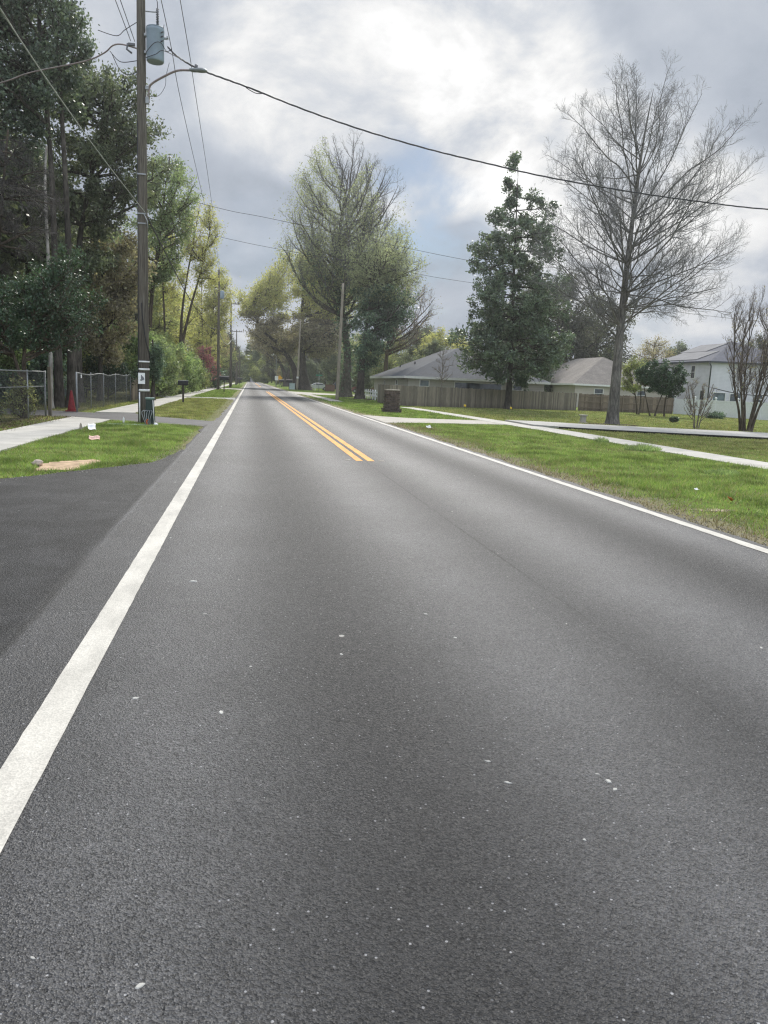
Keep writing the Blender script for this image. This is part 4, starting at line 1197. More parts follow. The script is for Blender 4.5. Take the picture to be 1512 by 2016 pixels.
board_fence('privacy_fence', 'long grey wooden privacy fence in front of the grey roofed house', (11.0, 60.8), (30.4, 69.0), 1.62, 'board_grey')
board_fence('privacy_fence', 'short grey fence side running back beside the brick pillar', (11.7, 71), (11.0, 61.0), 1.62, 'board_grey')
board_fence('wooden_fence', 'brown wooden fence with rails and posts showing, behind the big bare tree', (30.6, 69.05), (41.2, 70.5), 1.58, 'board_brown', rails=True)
VF = thing('vinyl_fence', 'white vinyl panel fence with ball caps in front of the white house', 'fence', (41.25, 70.4, 0))
a, b_ = Vector((41.25, 70.4, 0)), Vector((44.4, 58.4, 0)); L = (b_ - a).length; d = (b_ - a) / L; rz = math.atan2(d.y, d.x)
npan = 5
for k in range(npan):
    c = d * (L * (k + .5) / npan)
    MB().box((c.x, c.y, .74), (L / npan - .14, .04, 1.42), rz).build('panel', M['vinyl'], VF)
    MB().box((c.x, c.y, 1.46), (L / npan - .14, .07, .11), rz).build('rail', M['vinyl'], VF)
    MB().box((c.x, c.y, 1.12), (L / npan - .14, .06, .06), rz).build('rail', M['vinyl'], VF)
for k in range(npan + 1):
    c = d * (L * k / npan)
    q = MB().box((c.x, c.y, .78), (.13, .13, 1.56), rz).build('post', M['vinyl'], VF)
    MB().lathe((c.x, c.y, 1.565), [(.07, 0), (.05, .03), (.10, .1), (.11, .16), (.07, .23), (.01, .25)], 12).build('ball_cap', M['white'], q)
o = MB().box((0, 0, .8), (.3, .3, 1.6)).build('brick_post', M['brick'], None, 0, (44.55, 58.0, 0)); tag(o, 'dark post at the right end of the white vinyl fence', 'post')

WF = thing('rail_fence', 'low white two rail fence beside the ivy covered trees', 'fence', (12.0, 64, 0))
a, b_ = Vector((0, 0, 0)), Vector((1.7, 36, 0)); L = b_.length; d = b_ / L; rz = math.atan2(d.y, d.x)
for k in range(16):
    c = d * (L * k / 15)
    q = MB().box((c.x, c.y, .5), (.13, .13, 1.0), rz).build('post', M['vinyl'], WF)
    MB().frustum((c.x, c.y, 1.002), (.16, .16), (.03, .03), .09).build('cap', M['vinyl'], q)
for z in (.45, .82):
    c = d * (L / 2)
    MB().box((c.x, c.y, z), (L, .05, .15), rz).build('rail', M['vinyl'], WF)

# ------------------------------------------------------------------ houses
def hip_house(name, label, x0, x1, y0, y1, ze, zr, wall, roof, over=.45, ridge=None, trim='trim'):
    t = thing(name, label, 'house', (x0, y0, 0))
    w, l = x1 - x0, y1 - y0
    MB().box((w / 2, l / 2, ze / 2 - .02), (w, l, ze - .04)).build('wall', M[wall], t)
    o_ = over; hx = w / 2
    ra, rb_ = (hx, hx), (hx, max(l - hx, hx + .5))
    if ridge: ra, rb_ = ridge
    e = [(-o_, -o_), (w + o_, -o_), (w + o_, l + o_), (-o_, l + o_)]
    vs = [(x, y, ze) for x, y in e] + [(*ra, zr), (*rb_, zr)]
    rf = MB().add(vs, [(0, 1, 4), (1, 2, 5, 4), (2, 3, 5), (3, 0, 4, 5), (3, 2, 1, 0)]).build('roof', M[roof], t)
    fa = MB()
    for (xa, ya), (xb, yb) in zip(e, e[1:] + e[:1]):
        c = ((xa + xb) / 2, (ya + yb) / 2, ze - .10)
        ln = math.hypot(xb - xa, yb - ya)
        fa.box(c, (ln + .03, .035, .2), math.atan2(yb - ya, xb - xa))
    fa.build('fascia', M[trim], t)
    return t, rf
def window(t, x, z, w, h, y=-.0, face='y', glass='glass', mull=1, fr=.08):
    """framed window on the front wall (face y) or the left wall (face x)"""
    f = MB(); gl = MB()
    def bx(m_, u, v, du, dv, dep, off):
        if face == 'y': m_.box((u, y - off, v), (du, dep, dv))
        else: m_.box((y - off, u, v), (dep, du, dv))
    bx(f, x - w / 2 + fr / 2, z, fr, h, .08, .03); bx(f, x + w / 2 - fr / 2, z, fr, h, .08, .03)
    bx(f, x, z - h / 2 + fr / 2, w - 2 * fr, fr, .08, .03); bx(f, x, z + h / 2 - fr / 2, w - 2 * fr, fr, .08, .03)
    if mull: bx(f, x, z, w - 2 * fr, fr * .6, .07, .03)
    bx(gl, x, z, w - 2 * fr, h - 2 * fr, .02, .015)
    o = f.build('window', M['trim'], t)
    gl.build('pane', M[glass], o)

h1, rf = hip_house('grey_roof_house', 'low beige house with a grey shingle hip roof behind the privacy fence', 14.2, 27.2, 69.4, 89, 2.5, 5.55, 'siding_beige', 'shingle_grey', .45, ((6.3, 6.6), (6.3, 13)))
window(h1, 1.5, 1.65, .95, 1.2, glass='glass_teal'); window(h1, 6.6, 1.7, 4.6, 1.0, mull=0); window(h1, 10.4, 1.65, 1.0, 1.2)
window(h1, 12.5, 1.8, .7, .6, face='x', mull=0); window(h1, 5.5, 1.7, .9, 1.0, face='x')
for y, s_ in ((9.5, .8), (14.5, .62)):
    MB().tube([(s_ * 3.2, y, 2.5 + 3.05 * s_ * .5 - .05), (s_ * 3.2, y, 2.5 + 3.05 * s_ * .5 + .38)], .07, 8).build('vent_pipe', M['black'], rf)
h2, rf = hip_house('tan_roof_house', 'beige house with a tan shingle hip roof behind the big bare tree', 38.2, 50.4, 87.5, 108, 2.75, 6.3, 'siding_tan', 'shingle_tan', .45)
MB().tube([(8.2, 3.5, 4.2), (8.2, 3.5, 4.75)], .09, 8).build('vent_pipe', M['black'], rf)
window(h2, 3, 1.7, 1.2, 1.2); window(h2, 8.5, 1.7, 1.2, 1.2)
h3, rf = hip_house('white_house', 'two storey white house with dark roof and solar panels at the right', 52.9, 67, 83.3, 97.5, 6.0, 8.9, 'siding_white', 'shingle_dark', .4, None, 'downpipe')
window(h3, 3.6, 4.75, .95, 1.6, face='x'); window(h3, 1.2, 1.9, 1.0, 1.5, face='x', mull=0); window(h3, 8.4, 1.9, 1.1, 1.2, face='x')
window(h3, 1.4, 1.6, 1.7, 1.7, mull=0, glass='glass_teal'); window(h3, 3.5, 1.6, 1.5, 1.6, mull=0); window(h3, 6.5, 1.8, 1.2, 1.2)
MB().tube([(-.45, -.3, 5.8), (-.06, -.09, 5.4), (-.06, -.09, .1)], .075, 8).build('downpipe', M['downpipe'], h3)
sl = MB()
def on_slope(u, y, off): # u 0..1 up the left roof plane
    return (-.4 + u * 7.45, y, 6.0 + u * 2.9 + off)
for (u0, u1, ya, yb) in ((.06, .46, 3.4, 11.5), (.48, .88, 6.6, 12.5)):
    q = [on_slope(u0, ya, .09), on_slope(u1, ya, .09), on_slope(u1, yb, .09), on_slope(u0, yb, .09)]
    q2 = [on_slope(u0, ya, .03), on_slope(u1, ya, .03), on_slope(u1, yb, .03), on_slope(u0, yb, .03)]
    p_ = MB().add(q2 + q, [(3, 2, 1, 0), (4, 5, 6, 7), (0, 1, 5, 4), (1, 2, 6, 5), (2, 3, 7, 6), (3, 0, 4, 7)]).build('solar_panel', M['solar'], rf)
cable('string_cable', 'drooping dark string of cable in front of the white house', [(53.1, 82.8, 2.9), (54.6, 80, 2.35), (57, 78, 2.3), (60, 76, 2.9)], .05)
h4, rf = hip_house('far_white_house', 'tiny white building glimpsed at the end of the road', .6, 3.4, 455, 460, 2.6, 4.5, 'siding_white', 'shingle_dark')

# ------------------------------------------------------------------ cars and far street furniture
def car(name, label, loc, rz, mat, suv=False):
    t = thing(name, label, 'car', loc, rz)
    if suv: side = [(-2.3, .35), (-2.35, .9), (-2.2, 1.05), (-2.05, 1.7), (.4, 1.75), (1.1, 1.12), (2.2, .98), (2.35, .6), (2.3, .35)]
    else: side = [(-2.2, .35), (-2.28, .75), (-2.1, .98), (-1.5, 1.05), (-.85, 1.42), (.35, 1.44), (1.2, 1.02), (2.1, .86), (2.25, .6), (2.2, .35)]
    k = len(side); vs = []
    for yy, ins in ((-.88, 0), (.88, 0)):
        for x, z in side:
            q = .16 * max(0, (z - .95)) / .6
            vs.append((x, yy * (1 - q), z))
    fs = [tuple(range(k)), tuple(reversed(range(k, 2 * k)))] + [(i, k + i, k + (i + 1) % k, (i + 1) % k) for i in range(k)]
    MB().add(vs, fs).build('body', M[mat], t, .05)
    for yy in (-1, 1):
        if suv: q = [(-1.9, 1.12), (-1.85, 1.58), (.3, 1.6), (.85, 1.14)]
        else: q = [(-1.35, 1.08), (-.8, 1.34), (.3, 1.36), (.95, 1.06)]
        y_ = [yy * (.88 * (1 - .16 * max(0, z - .95) / .6) + .012) for x, z in q]
        fsq = [(0, 1, 2, 3)] if yy > 0 else [(3, 2, 1, 0)]
        MB().add([(x, y, z) for (x, z), y in zip(q, y_)], fsq).build('side_window', M['glass'], t)
        for x in (-1.4, 1.4):
            w_ = MB().lathe((x, yy * .8 - .1, .33), [(.2, 0), (.32, .01), (.33, .1), (.32, .2), (.2, .21)], 18, (0, 1, 0)).build('wheel', M['tyre'], t)
            MB().lathe((x, yy * .8 + yy * .112 - .0, .33), [(.2, -.01), (.19, .012)], 12, (0, 1, 0)).build('rim', M['rim'], w_)
    return t
car('parked_car', 'white sedan parked beyond the far oak trunk', (13.4, 156, 0), rad(180), 'car_white')
car('parked_car', 'dark vehicle with a flat roof parked behind the reddish wooden box', (16.9, 150, 0), rad(180), 'car_dark', True)
car('parked_car', 'dark red car half hidden behind the ivy covered trees', (19.6, 135, 0), rad(170), 'car_red', True)
RB = thing('wooden_crate', 'reddish wooden box standing right of the white car', 'wooden box', (14.6, 143, 0), 0)
MB().box((0, 0, .6), (1.7, 1.2, 1.15)).build('box', M['redwood'], RB, .02)
MB().box((0, 0, 1.2), (1.76, 1.26, .05)).build('lid', M['redwood'], RB)
o = MB().box((0, 0, .7), (.14, .14, 1.4)).frustum((0, 0, 1.402), (.18, .18), (.03, .03), .1).build('white_post', M['white'], None, 0, (12.3, 148, 0)); tag(o, 'white post standing in front of the white car', 'post')
CB = thing('utility_cabinet', 'pale blue green utility cabinet left of the far grey pole', 'cabinet', (7.9, 147, 0))
MB().box((0, 0, .6), (1.0, .6, 1.1)).build('housing', M['cabinet'], CB, .03)
MB().box((0, 0, 1.18), (1.1, .7, .06)).build('lid', M['cabinet'], CB); MB().box((0, 0, .025), (1.15, .75, .05)).build('base', M['concrete2'], CB)
def sign(x, y, zc, w, h, rot, mat, label, post='steel', ph=None):
    t = thing('road_sign', label, 'sign', (x, y, 0))
    MB().tube([(0, 0, 0), (0, 0, zc + h / 2)], .045, 8).build('post', M[post], t)
    MB().box((0, -.06, zc), (w, .02, h), 0, tilt=(0, rot)).build('sign_plate', M[mat], t)
    return t
sign(6.3, 186, 2.1, .8, 1.0, 0, 'white', 'small white rectangular road sign on the distant right verge')
sign(7.2, 190, 2.2, .95, .95, rad(45), 'sign_yellow', 'amber diamond road sign on the distant right verge')
ss = sign(11.6, 132, 2.9, .05, .05, 0, 'sign_green', 'green street name sign near the white car')
MB().box((0, -.08, 2.75), (1.1, .02, .22)).box((0, -.08, 3.05), (.03, .9, .22)).build('name_plate', M['sign_green'], ss)

# ------------------------------------------------------------------ trees
def trk(*pts, r=.3, rt=.05):
    return (list(pts), r, rt)

# --- right: the big bare tree
tree('bare_tree', 'big bare leafless tree with a wide oval crown on the right lawn', 'tree', (19.55, 39.5, 0), 1101,
     [trk((0, 0, -.2), (-.02, 0, 3.5), (.0, 0, 7.4), (.12, 0, 11), (.35, .1, 14.5), (.7, .2, 17.2), r=.37, rt=.01)],
     [(.25, 0, 12.5, 5.9, 6.0, 6.3), (.1, 0, 9.4, 6.0, 5.8, 4.2), (1.0, 0, 6.7, 5.2, 4.6, 1.8)], 92, 14, 6, 4,
     bark='bark_grey', twig='twig_grey', kfork=(.35, 1.0), arch=.48, lr=.12, flare=.28, up2=.10, wig=.09, rtwig=.0062, zmin=.26, surf=.35, r2=.27, r3=.45, r4=.55, taper=.6, run=(1.0, 6.5), t02=.3)
tree('magnolia_tree', 'dark green magnolia with open pointed crown before the grey fence', 'tree', (21.7, 63.3, 0), 102,
     [trk((0, 0, -.2), (-.05, 0, 5), (-.3, 0, 12), (-.5, 0, 19.4), r=.34, rt=.012)],
     [(.4, 0, 5.2, 5.7, 4.8, 3.3), (.1, 0, 9.2, 5.0, 4.2, 3.8), (-.2, 0, 13.2, 4.0, 3.3, 3.8), (-.5, 0, 18.2, 1.4, 1.3, 2.6), (2.0, 0, 15.4, 1.3, 1.2, 3.0)], 95, 10, 6,
     leaf=dict(n=44000, size=.25, spread=.13, aspect=.5, mat='lf_mag'), bark='bark_dark', kfork=(.0, .35), arch=.5, lr=.33, zmin=.1, surf=.25, r2=.45)
# --- right: the large tree over the ivy trunks
tree('tall_ivy_tree', 'tallest tree right of the road with bare upper crown and ivy on its trunk', 'tree', (11.0, 90, 0), 103,
     [trk((0, 0, -.2), (.1, 0, 5), (-.9, 0, 11), (-1.3, 0, 17), (-.9, 0, 21), (-.4, 0, 25), r=.72, rt=.05)],
     [(-.8, 0, 20.6, 7.3, 6.5, 9.0), (-4.2, 0, 17.0, 4.0, 5, 4.0), (3.6, 0, 16.5, 4.0, 5, 5.4)], 74, 12, 6, 2,
     leaf=[dict(n=46000, size=.19, spread=.45, mat='lf_pale', keep=lambda C: C[:, 2] < 23.5 - C[:, 0] * .5 + 2.0 * np.sin(C[:, 0] * 1.3)),
           dict(n=6200, size=.32, spread=.45, mat='lf_ivy', levels=(0,), name='ivy', keep=lambda C: C[:, 2] < 13),
           dict(n=4600, size=.28, spread=.3, mat='lf_ivy', levels=(1,), name='ivy', keep=lambda C: C[:, 2] < 16)],
     bark='bark_mid', twig='twig_grey', kfork=(.75, 1.4), arch=.3, lr=.36, up2=.12, wig=.10, rtwig=.013, zmin=.28, surf=.4, taper=.5, run=(2, 9), r2=.28, t02=.28)
tree('ivy_tree', 'bushy ivy covered tree with dark forked base near the wooden pole', 'tree', (11.5, 81.5, 0), 104,
     [trk((0, 0, -.2), (.15, 0, 4), (.5, 0, 8), (1.2, 0, 13), r=.5, rt=.06)],
     [(.9, 0, 6.8, 2.3, 2.3, 5.2), (2.1, 0, 13.6, 4.4, 4.2, 4.2), (3.3, 0, 10.5, 2.6, 3.4, 3.0)], 64, 10, 5,
     leaf=[dict(n=26000, size=.26, spread=.3, mat='lf_ivy', keep=lambda C: C[:, 2] < 11.5), dict(n=21000, size=.21, spread=.4, mat='lf_pale', keep=lambda C: C[:, 2] > 10)],
     bark='bark_dark', kfork=(.2, .9), zmin=.12, lr=.4, rtwig=.014)
tree('bare_tree', 'pinkish grey bare tree with fan shaped crown behind the grey roofed house', 'tree', (17.6, 101, 0), 105,
     [trk((0, 0, -.2), (0, 0, 5), (.2, 0, 8), (1.2, 0, 15), r=.42, rt=.04)],
     [(2.2, 0, 11.6, 5.0, 4.5, 5.2), (-1, 0, 9, 2.6, 3, 2.6)], 32, 11, 6, 2,
     leaf=dict(n=2500, size=.16, spread=.3, mat='lf_tan'), bark='bark_brown', twig='twig_brown', kfork=(.6, 1.1), arch=.3, up2=.08, rtwig=.017, zmin=.3, surf=.5)
# --- the far oak beside the road
tree('live_oak', 'huge spreading oak with yellow green top and dark underside beside the road', 'tree', (10.6, 149, 0), 106,
     [trk((0, 0, -.2), (-.6, 0, 4), (-.9, 0, 9), (-1, 0, 16), (-.8, 0, 23), r=1.0, rt=.08), trk((-1.5, .5, -.2), (-2.3, .5, 4), (-5, .5, 8), (-8.5, .5, 11), (-11, .5, 16), r=.8, rt=.06)],
     [(-4.6, 0, 10.5, 7.2, 6, 3.6), (3.4, 0, 10.0, 5.6, 6, 4.0), (-7, 0, 17.6, 4.6, 5, 3.8), (-1.6, 0, 21.3, 5.4, 5, 4.6), (-10.6, 0, 15.0, 2.6, 3, 3.0), (4.5, 0, 17, 6, 5, 5)], 90, 9, 6,
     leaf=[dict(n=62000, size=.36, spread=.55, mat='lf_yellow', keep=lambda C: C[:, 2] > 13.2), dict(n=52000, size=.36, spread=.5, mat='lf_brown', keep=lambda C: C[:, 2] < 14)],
     bark='bark_dark', kfork=(.3, .9), zmin=.3, rtwig=.025, lr=.4)
tree('live_oak', 'dark oak leaning over the road in the far distance', 'tree', (10.5, 226, 0), 107,
     [trk((0, 0, -.2), (-.8, 0, 4), (-3.5, 0, 9), (-8, 0, 12.5), r=.9, rt=.1), trk((.3, 0, -.2), (.6, 0, 5), (1.5, 0, 14), r=.8, rt=.1)],
     [(-4, 0, 12.5, 7.5, 6, 3.5), (3, 0, 12, 6.5, 6, 5.5)], 34, 7, 4,
     leaf=dict(n=16000, size=.5, spread=.6, mat='lf_brown'), bark='bark_dark', kfork=(.3, .9), rtwig=.04)

# --- right: shrubs
tree('camellia_shrub', 'large dark green rounded shrub on several stems before the brown fence', 'shrub', (32.7, 58.8, 0), 110,
     [trk((-.3, 0, -.1), (-.7, 0, 1), (-1.2, 0, 2.6), r=.08, rt=.03), trk((.1, .1, -.1), (.4, .1, 1.2), (1.0, .1, 3.0), r=.09, rt=.03), trk((.9, 0, -.1), (.95, .1, 1.3), (1.2, .1, 3.4), r=.09, rt=.03)],
     [(.5, 0, 3.3, 2.0, 1.8, 1.35), (-.7, 0, 3.5, 1.2, 1.3, 1.15), (1.4, 0, 2.7, 1.1, 1.2, .9)], 40, 8, 4,
     leaf=dict(n=17000, size=.15, spread=.1, mat='lf_gloss'), bark='bark_brown', kfork=(.3, .9), rtwig=.008, zmin=.3)
tree('thin_shrub', 'thin reddish green bush between the big bare tree and the rounded shrub', 'shrub', (33.7, 63.5, 0), 111,
     [trk((0, 0, -.1), (-.3, 0, 1.5), (-1.2, 0, 4), r=.08, rt=.03), trk((.15, 0, -.1), (.2, 0, 1.5), (-.2, 0, 4.4), r=.07, rt=.03)],
     [(-.7, 0, 3.5, 1.3, 1.3, 1.7)], 24, 8, 4, leaf=dict(n=3800, size=.15, spread=.12, mat='lf_olive'), bark='bark_brown', rtwig=.01, zmin=.3)
crs = [trk((.25 * math.cos(a), .2 * math.sin(a), -.1), (.45 * math.cos(a), .4 * math.sin(a), 1.0), (.85 * math.cos(a), .8 * math.sin(a), 2.6), (1.2 * math.cos(a) + .1, 1.1 * math.sin(a), 5.2), r=.095, rt=.02) for a in (.3, 1.4, 2.6, 3.5, 4.6, 5.5)]
tree('crape_myrtle', 'bare many stemmed shrub tree at the right edge of the lawn', 'small tree', (25.7, 36.7, 0), 112, crs,
     [(.1, 0, 4.9, 2.1, 1.9, 2.5), (.1, 0, 3.6, 1.7, 1.6, 1.6)], 80, 8, 4, 2, leaf=dict(n=500, size=.09, spread=.1, mat='lf_tan'), bark='bark_brown', twig='twig_brown', kfork=(1.2, 2.2), arch=.4, up2=.16, wig=.09, rtwig=.0065, zmin=.15, surf=.2, ang2=(18, 42), r2=.36, run=(.5, 2.2), lr=.2)
shs = [trk((.12 * math.cos(a), .12 * math.sin(a), -.05), (.25 * math.cos(a), .22 * math.sin(a), .7), (.7 * math.cos(a), .6 * math.sin(a), 2.4), r=.03, rt=.01) for a in (0., .9, 1.8, 2.7, 3.6, 4.5, 5.4)]
tree('bare_shrub', 'low bare twiggy shrub between the big bare tree and the stemmed shrub tree', 'shrub', (23.4, 37.6, 0), 113, shs,
     [(0, 0, 1.7, .95, .9, 1.1)], 40, 6, 3, leaf=dict(n=260, size=.07, spread=.05, mat='lf_tan'), bark='twig_brown', kfork=(1.2, 1.8), up2=.16, rtwig=.005, zmin=.15, ang2=(15, 40))
tree('sapling', 'thin leafless sapling in front of the grey privacy fence', 'sapling', (15.2, 60.8, 0), 114,
     [trk((0, 0, -.1), (0, 0, 2), (-.05, 0, 4.7), r=.05, rt=.012)], [(0, 0, 3.4, .95, .9, 1.6)], 24, 6, 3, bark='twig_brown', kfork=(.6, 1.2), up2=.1, rtwig=.007)
bush_n = 0
def bush(label, x, y, ells, n, size, mat, seed, group=None, nl=22, name='shrub', cat='shrub', spread=.12, stem=.05, bark='bark_brown'):
    return tree(name, label, cat, (x, y, 0), seed, [trk((0, 0, -.1), (.05, 0, ells[0][2] * .8), (.0, .05, ells[0][2] * 1.5), r=stem, rt=stem * .3)], ells, nl, 7, 4,
                leaf=dict(n=n, size=size, spread=spread, mat=mat), bark=bark, group=group, rtwig=.008, zmin=.08, kfork=(.2, .9))
bush('tiny round dark green bush on the lawn right of the big bare tree', 27.2, 46.3, [(0, 0, .2, .32, .3, .2)], 900, .07, 'lf_ivy', 120, spread=.03, stem=.02)
bush('low dark spreading bush at the foot of the white vinyl fence', 38.6, 59.5, [(0, 0, .25, 1.0, .8, .3)], 2600, .11, 'lf_ivy', 121, spread=.06, stem=.02)
def tuft(label, x, y, rad_, h, n, mat, seed):
    r = np.random.default_rng(seed)
    a = r.random(n) * 6.283; q = rad_ * r.random(n) ** .6
    B = np.stack([q * np.cos(a), q * np.sin(a) * .7, np.zeros(n)], 1)
    hh = h * (.4 + .8 * r.random(n)) * (1.1 - .6 * q / rad_)
    l = np.stack([np.cos(a), np.sin(a)], 1) * (hh * .5 * r.random(n))[:, None] + r.normal(size=(n, 2)) * hh[:, None] * .3
    b2 = r.random(n) * 6.28; d_ = np.stack([np.cos(b2), np.sin(b2), np.zeros(n)], 1) * .012
    V = np.stack([B - d_, B + d_, B + np.concatenate([l, hh[:, None]], 1)], 1).reshape(-1, 3)
    o = link(bpy.data.objects.new('weed_tuft', np_mesh('weed_tuft', V, np.arange(n * 3).reshape(n, 3), M[mat]))); o.location = (x, y, 0)
    tag(o, label, 'weed')
tuft('dark weed tuft at the edge of the right sidewalk', 11.65, 21.4, .55, .22, 1600, 'lf_hedge', 122)
tuft('small weed tuft poking up beside the right sidewalk further off', 11.75, 24.4, .25, .22, 500, 'lf_hedge', 123)
tuft('low weed tuft in the middle of the right verge', 10.2, 15.2, .4, .13, 800, 'lf_hedge', 124)

# --- left: near trees
tree('glossy_tree', 'small glossy leaved tree leaning over the left chain link fence', 'tree', (-7.45, 27.7, 0), 130,
     [trk((0, 0, -.1), (.05, 0, 1.2), (.15, .05, 2.6), (.9, .1, 4.6), r=.12, rt=.03), trk((.05, 0, .9), (-.3, 0, 2.2), (-.8, .1, 3.6), r=.08, rt=.025)],
     [(1.25, .2, 3.85, 1.5, 1.5, 1.45), (-.2, .1, 3.5, 1.4, 1.4, 1.2), (1.6, .3, 4.9, .7, .8, .75), (-1.6, .2, 3.6, 1.2, 1.3, 1.4)], 60, 9, 5,
     leaf=dict(n=24000, size=.095, spread=.09, aspect=.5, mat='lf_gloss'), bark='bark_brown', kfork=(.3, 1.0), rtwig=.006, zmin=.3)
tree('twin_trunk_tree', 'tall dark trees with twin bare trunks just behind the red cone', 'tree', (-8.1, 36.3, 0), 131,
     [trk((-.15, 0, -.2), (-.2, 0, 4), (-.25, 0, 10), (-.6, 0, 16), r=.24, rt=.06), trk((.35, .1, -.2), (.38, .1, 4), (.3, .1, 9), (.1, .1, 15), r=.26, rt=.06)],
     [(-1.2, 0, 15.2, 3.3, 3.2, 3.4), (-.4, 0, 13.0, 1.6, 2, 2.0)], 30, 8, 5,
     leaf=dict(n=17000, size=.17, spread=.2, mat='lf_dark'), bark='bark_dark', kfork=(.3, .9), zmin=.6, rtwig=.012)
tree('dead_tree', 'slim pale dead trunk with broken branch stubs beside the twin trunks', 'dead tree', (-8.35, 35.2, 0), 132,
     [trk((0, 0, -.1), (.05, 0, 5), (.0, 0, 9), (.1, 0, 10.6), r=.10, rt=.04)], [(.1, 0, 8.4, .6, .5, 1.8)], 5, 1, 1, bark='bark_pale', zmin=.65, rtwig=.012)
tree('twiggy_tree', 'bare brown tangled tree filling the left edge above the glossy tree', 'tree', (-9.4, 31, 0), 133,
     [trk((0, 0, -.1), (.2, 0, 3), (.4, 0, 6), (.8, .2, 10), r=.16, rt=.03)],
     [(.3, 0, 7.6, 2.3, 2.4, 2.9), (-1.6, 0, 7.0, 2.2, 2.2, 2.6)], 56, 13, 7, 3, bark='bark_brown', twig='twig_dark', kfork=(-.2, .6), arch=.6, up2=-.02, wig=.18, rtwig=.0065, zmin=.35, surf=.2, r2=.45, r3=.5)
tree('tall_oak', 'tallest dark evergreen oak with leaning pale trunk at the top left', 'tree', (-13.2, 37, 0), 134,
     [trk((0, 0, -.2), (.3, 0, 6), (1.2, 0, 12), (2.2, 0, 18), r=.4, rt=.08)],
     [(2.0, 0, 16.0, 3.7, 3.5, 4.0), (4.2, 0, 14.8, 2.2, 2.5, 2.4), (-1.8, 0, 14, 3.5, 3.5, 4.5), (1.5, 0, 11.5, 3.2, 3, 2.0)], 50, 9, 5,
     leaf=dict(n=36000, size=.17, spread=.2, mat='lf_dark'), bark='bark_grey', kfork=(.3, .9), zmin=.5, rtwig=.012)
tree('dark_oak', 'broad dark oak whose crown passes behind the transformer pole', 'tree', (-9.0, 43.5, 0), 135,
     [trk((0, 0, -.2), (.1, 0, 5), (.4, 0, 9), (1.8, 0, 15), r=.34, rt=.06)],
     [(1.3, 0, 14.4, 2.9, 3, 2.6), (3.6, 0, 12.7, 1.6, 2, 1.7), (.2, 0, 11.4, 3.2, 3.2, 2.6), (-.5, .5, 8.4, 2.6, 2.8, 2.6), (4.3, 0, 11.6, .9, 1.2, .9)], 54, 9, 5,
     leaf=dict(n=36000, size=.18, spread=.2, mat='lf_oak'), bark='bark_dark', kfork=(.3, .9), zmin=.35, rtwig=.012)
tree('brown_tree', 'olive brown leafy tree in the shade left of the near pole', 'tree', (-8.4, 46.5, 0), 136,
     [trk((0, 0, -.2), (.1, 0, 3), (.3, 0, 8.5), r=.2, rt=.04)],
     [(.2, 0, 5.6, 2.3, 2.3, 3.6), (1.6, 0, 7.4, 1.3, 1.5, 2.2)], 36, 9, 5, leaf=dict(n=20000, size=.18, spread=.2, mat='lf_brown'), bark='bark_dark', rtwig=.012)
tree('mid_green_tree', 'airy grey green tree showing just right of the near pole', 'tree', (-7.4, 60, 0), 137,
     [trk((0, 0, -.2), (.2, 0, 6), (.8, 0, 11), (1.6, 0, 17), r=.24, rt=.04)],
     [(1.4, 0, 14.3, 2.2, 2.4, 3.4), (.2, 0, 10.6, 2.4, 2.6, 3.0), (2.5, 0, 12.6, 1.3, 1.6, 1.6)], 44, 9, 6, leaf=dict(n=17000, size=.18, spread=.25, mat='lf_mid'), bark='bark_brown', kfork=(.5, 1.1), rtwig=.014, zmin=.4)
tree('budding_tree', 'slender yellow green budding tree with forked trunk before the second left pole', 'tree', (-6.3, 75, 0), 138,
     [trk((0, 0, -.2), (0, 0, 5), (.3, 0, 9), (1.6, 0, 16.5), r=.26, rt=.03), trk((.1, 0, 4.6), (.9, 0, 8), (2.0, 0, 12), (2.8, 0, 16), r=.16, rt=.03), trk((-1.6, .5, -.2), (-1.5, .5, 6), (-1.9, .5, 15), r=.2, rt=.03)],
     [(1.6, 0, 14.2, 2.3, 2.6, 3.2), (2.2, 0, 11.4, 1.5, 2, 2.0), (-1.2, .5, 12.5, 2.2, 2.4, 4.0)], 46, 9, 6, leaf=dict(n=12500, size=.17, spread=.3, mat='lf_yellow'), bark='bark_brown', twig='twig_brown', kfork=(.6, 1.2), rtwig=.014, zmin=.45)
tree('budding_tree', 'farther yellow green budding tree standing behind the second left pole', 'tree', (-5.9, 122, 0), 139,
     [trk((0, 0, -.2), (0, 0, 6), (.8, 0, 17), r=.3, rt=.04), trk((-.9, .5, -.2), (-1.2, .5, 8), (-1.4, .5, 16), r=.22, rt=.04)],
     [(1.2, 0, 13, 2.9, 3, 5), (-1.4, 0, 10, 2.6, 3, 5)], 44, 9, 5, leaf=dict(n=15000, size=.26, spread=.4, mat='lf_yellow'), bark='bark_brown', twig='twig_brown', kfork=(.6, 1.2), rtwig=.02, zmin=.3)

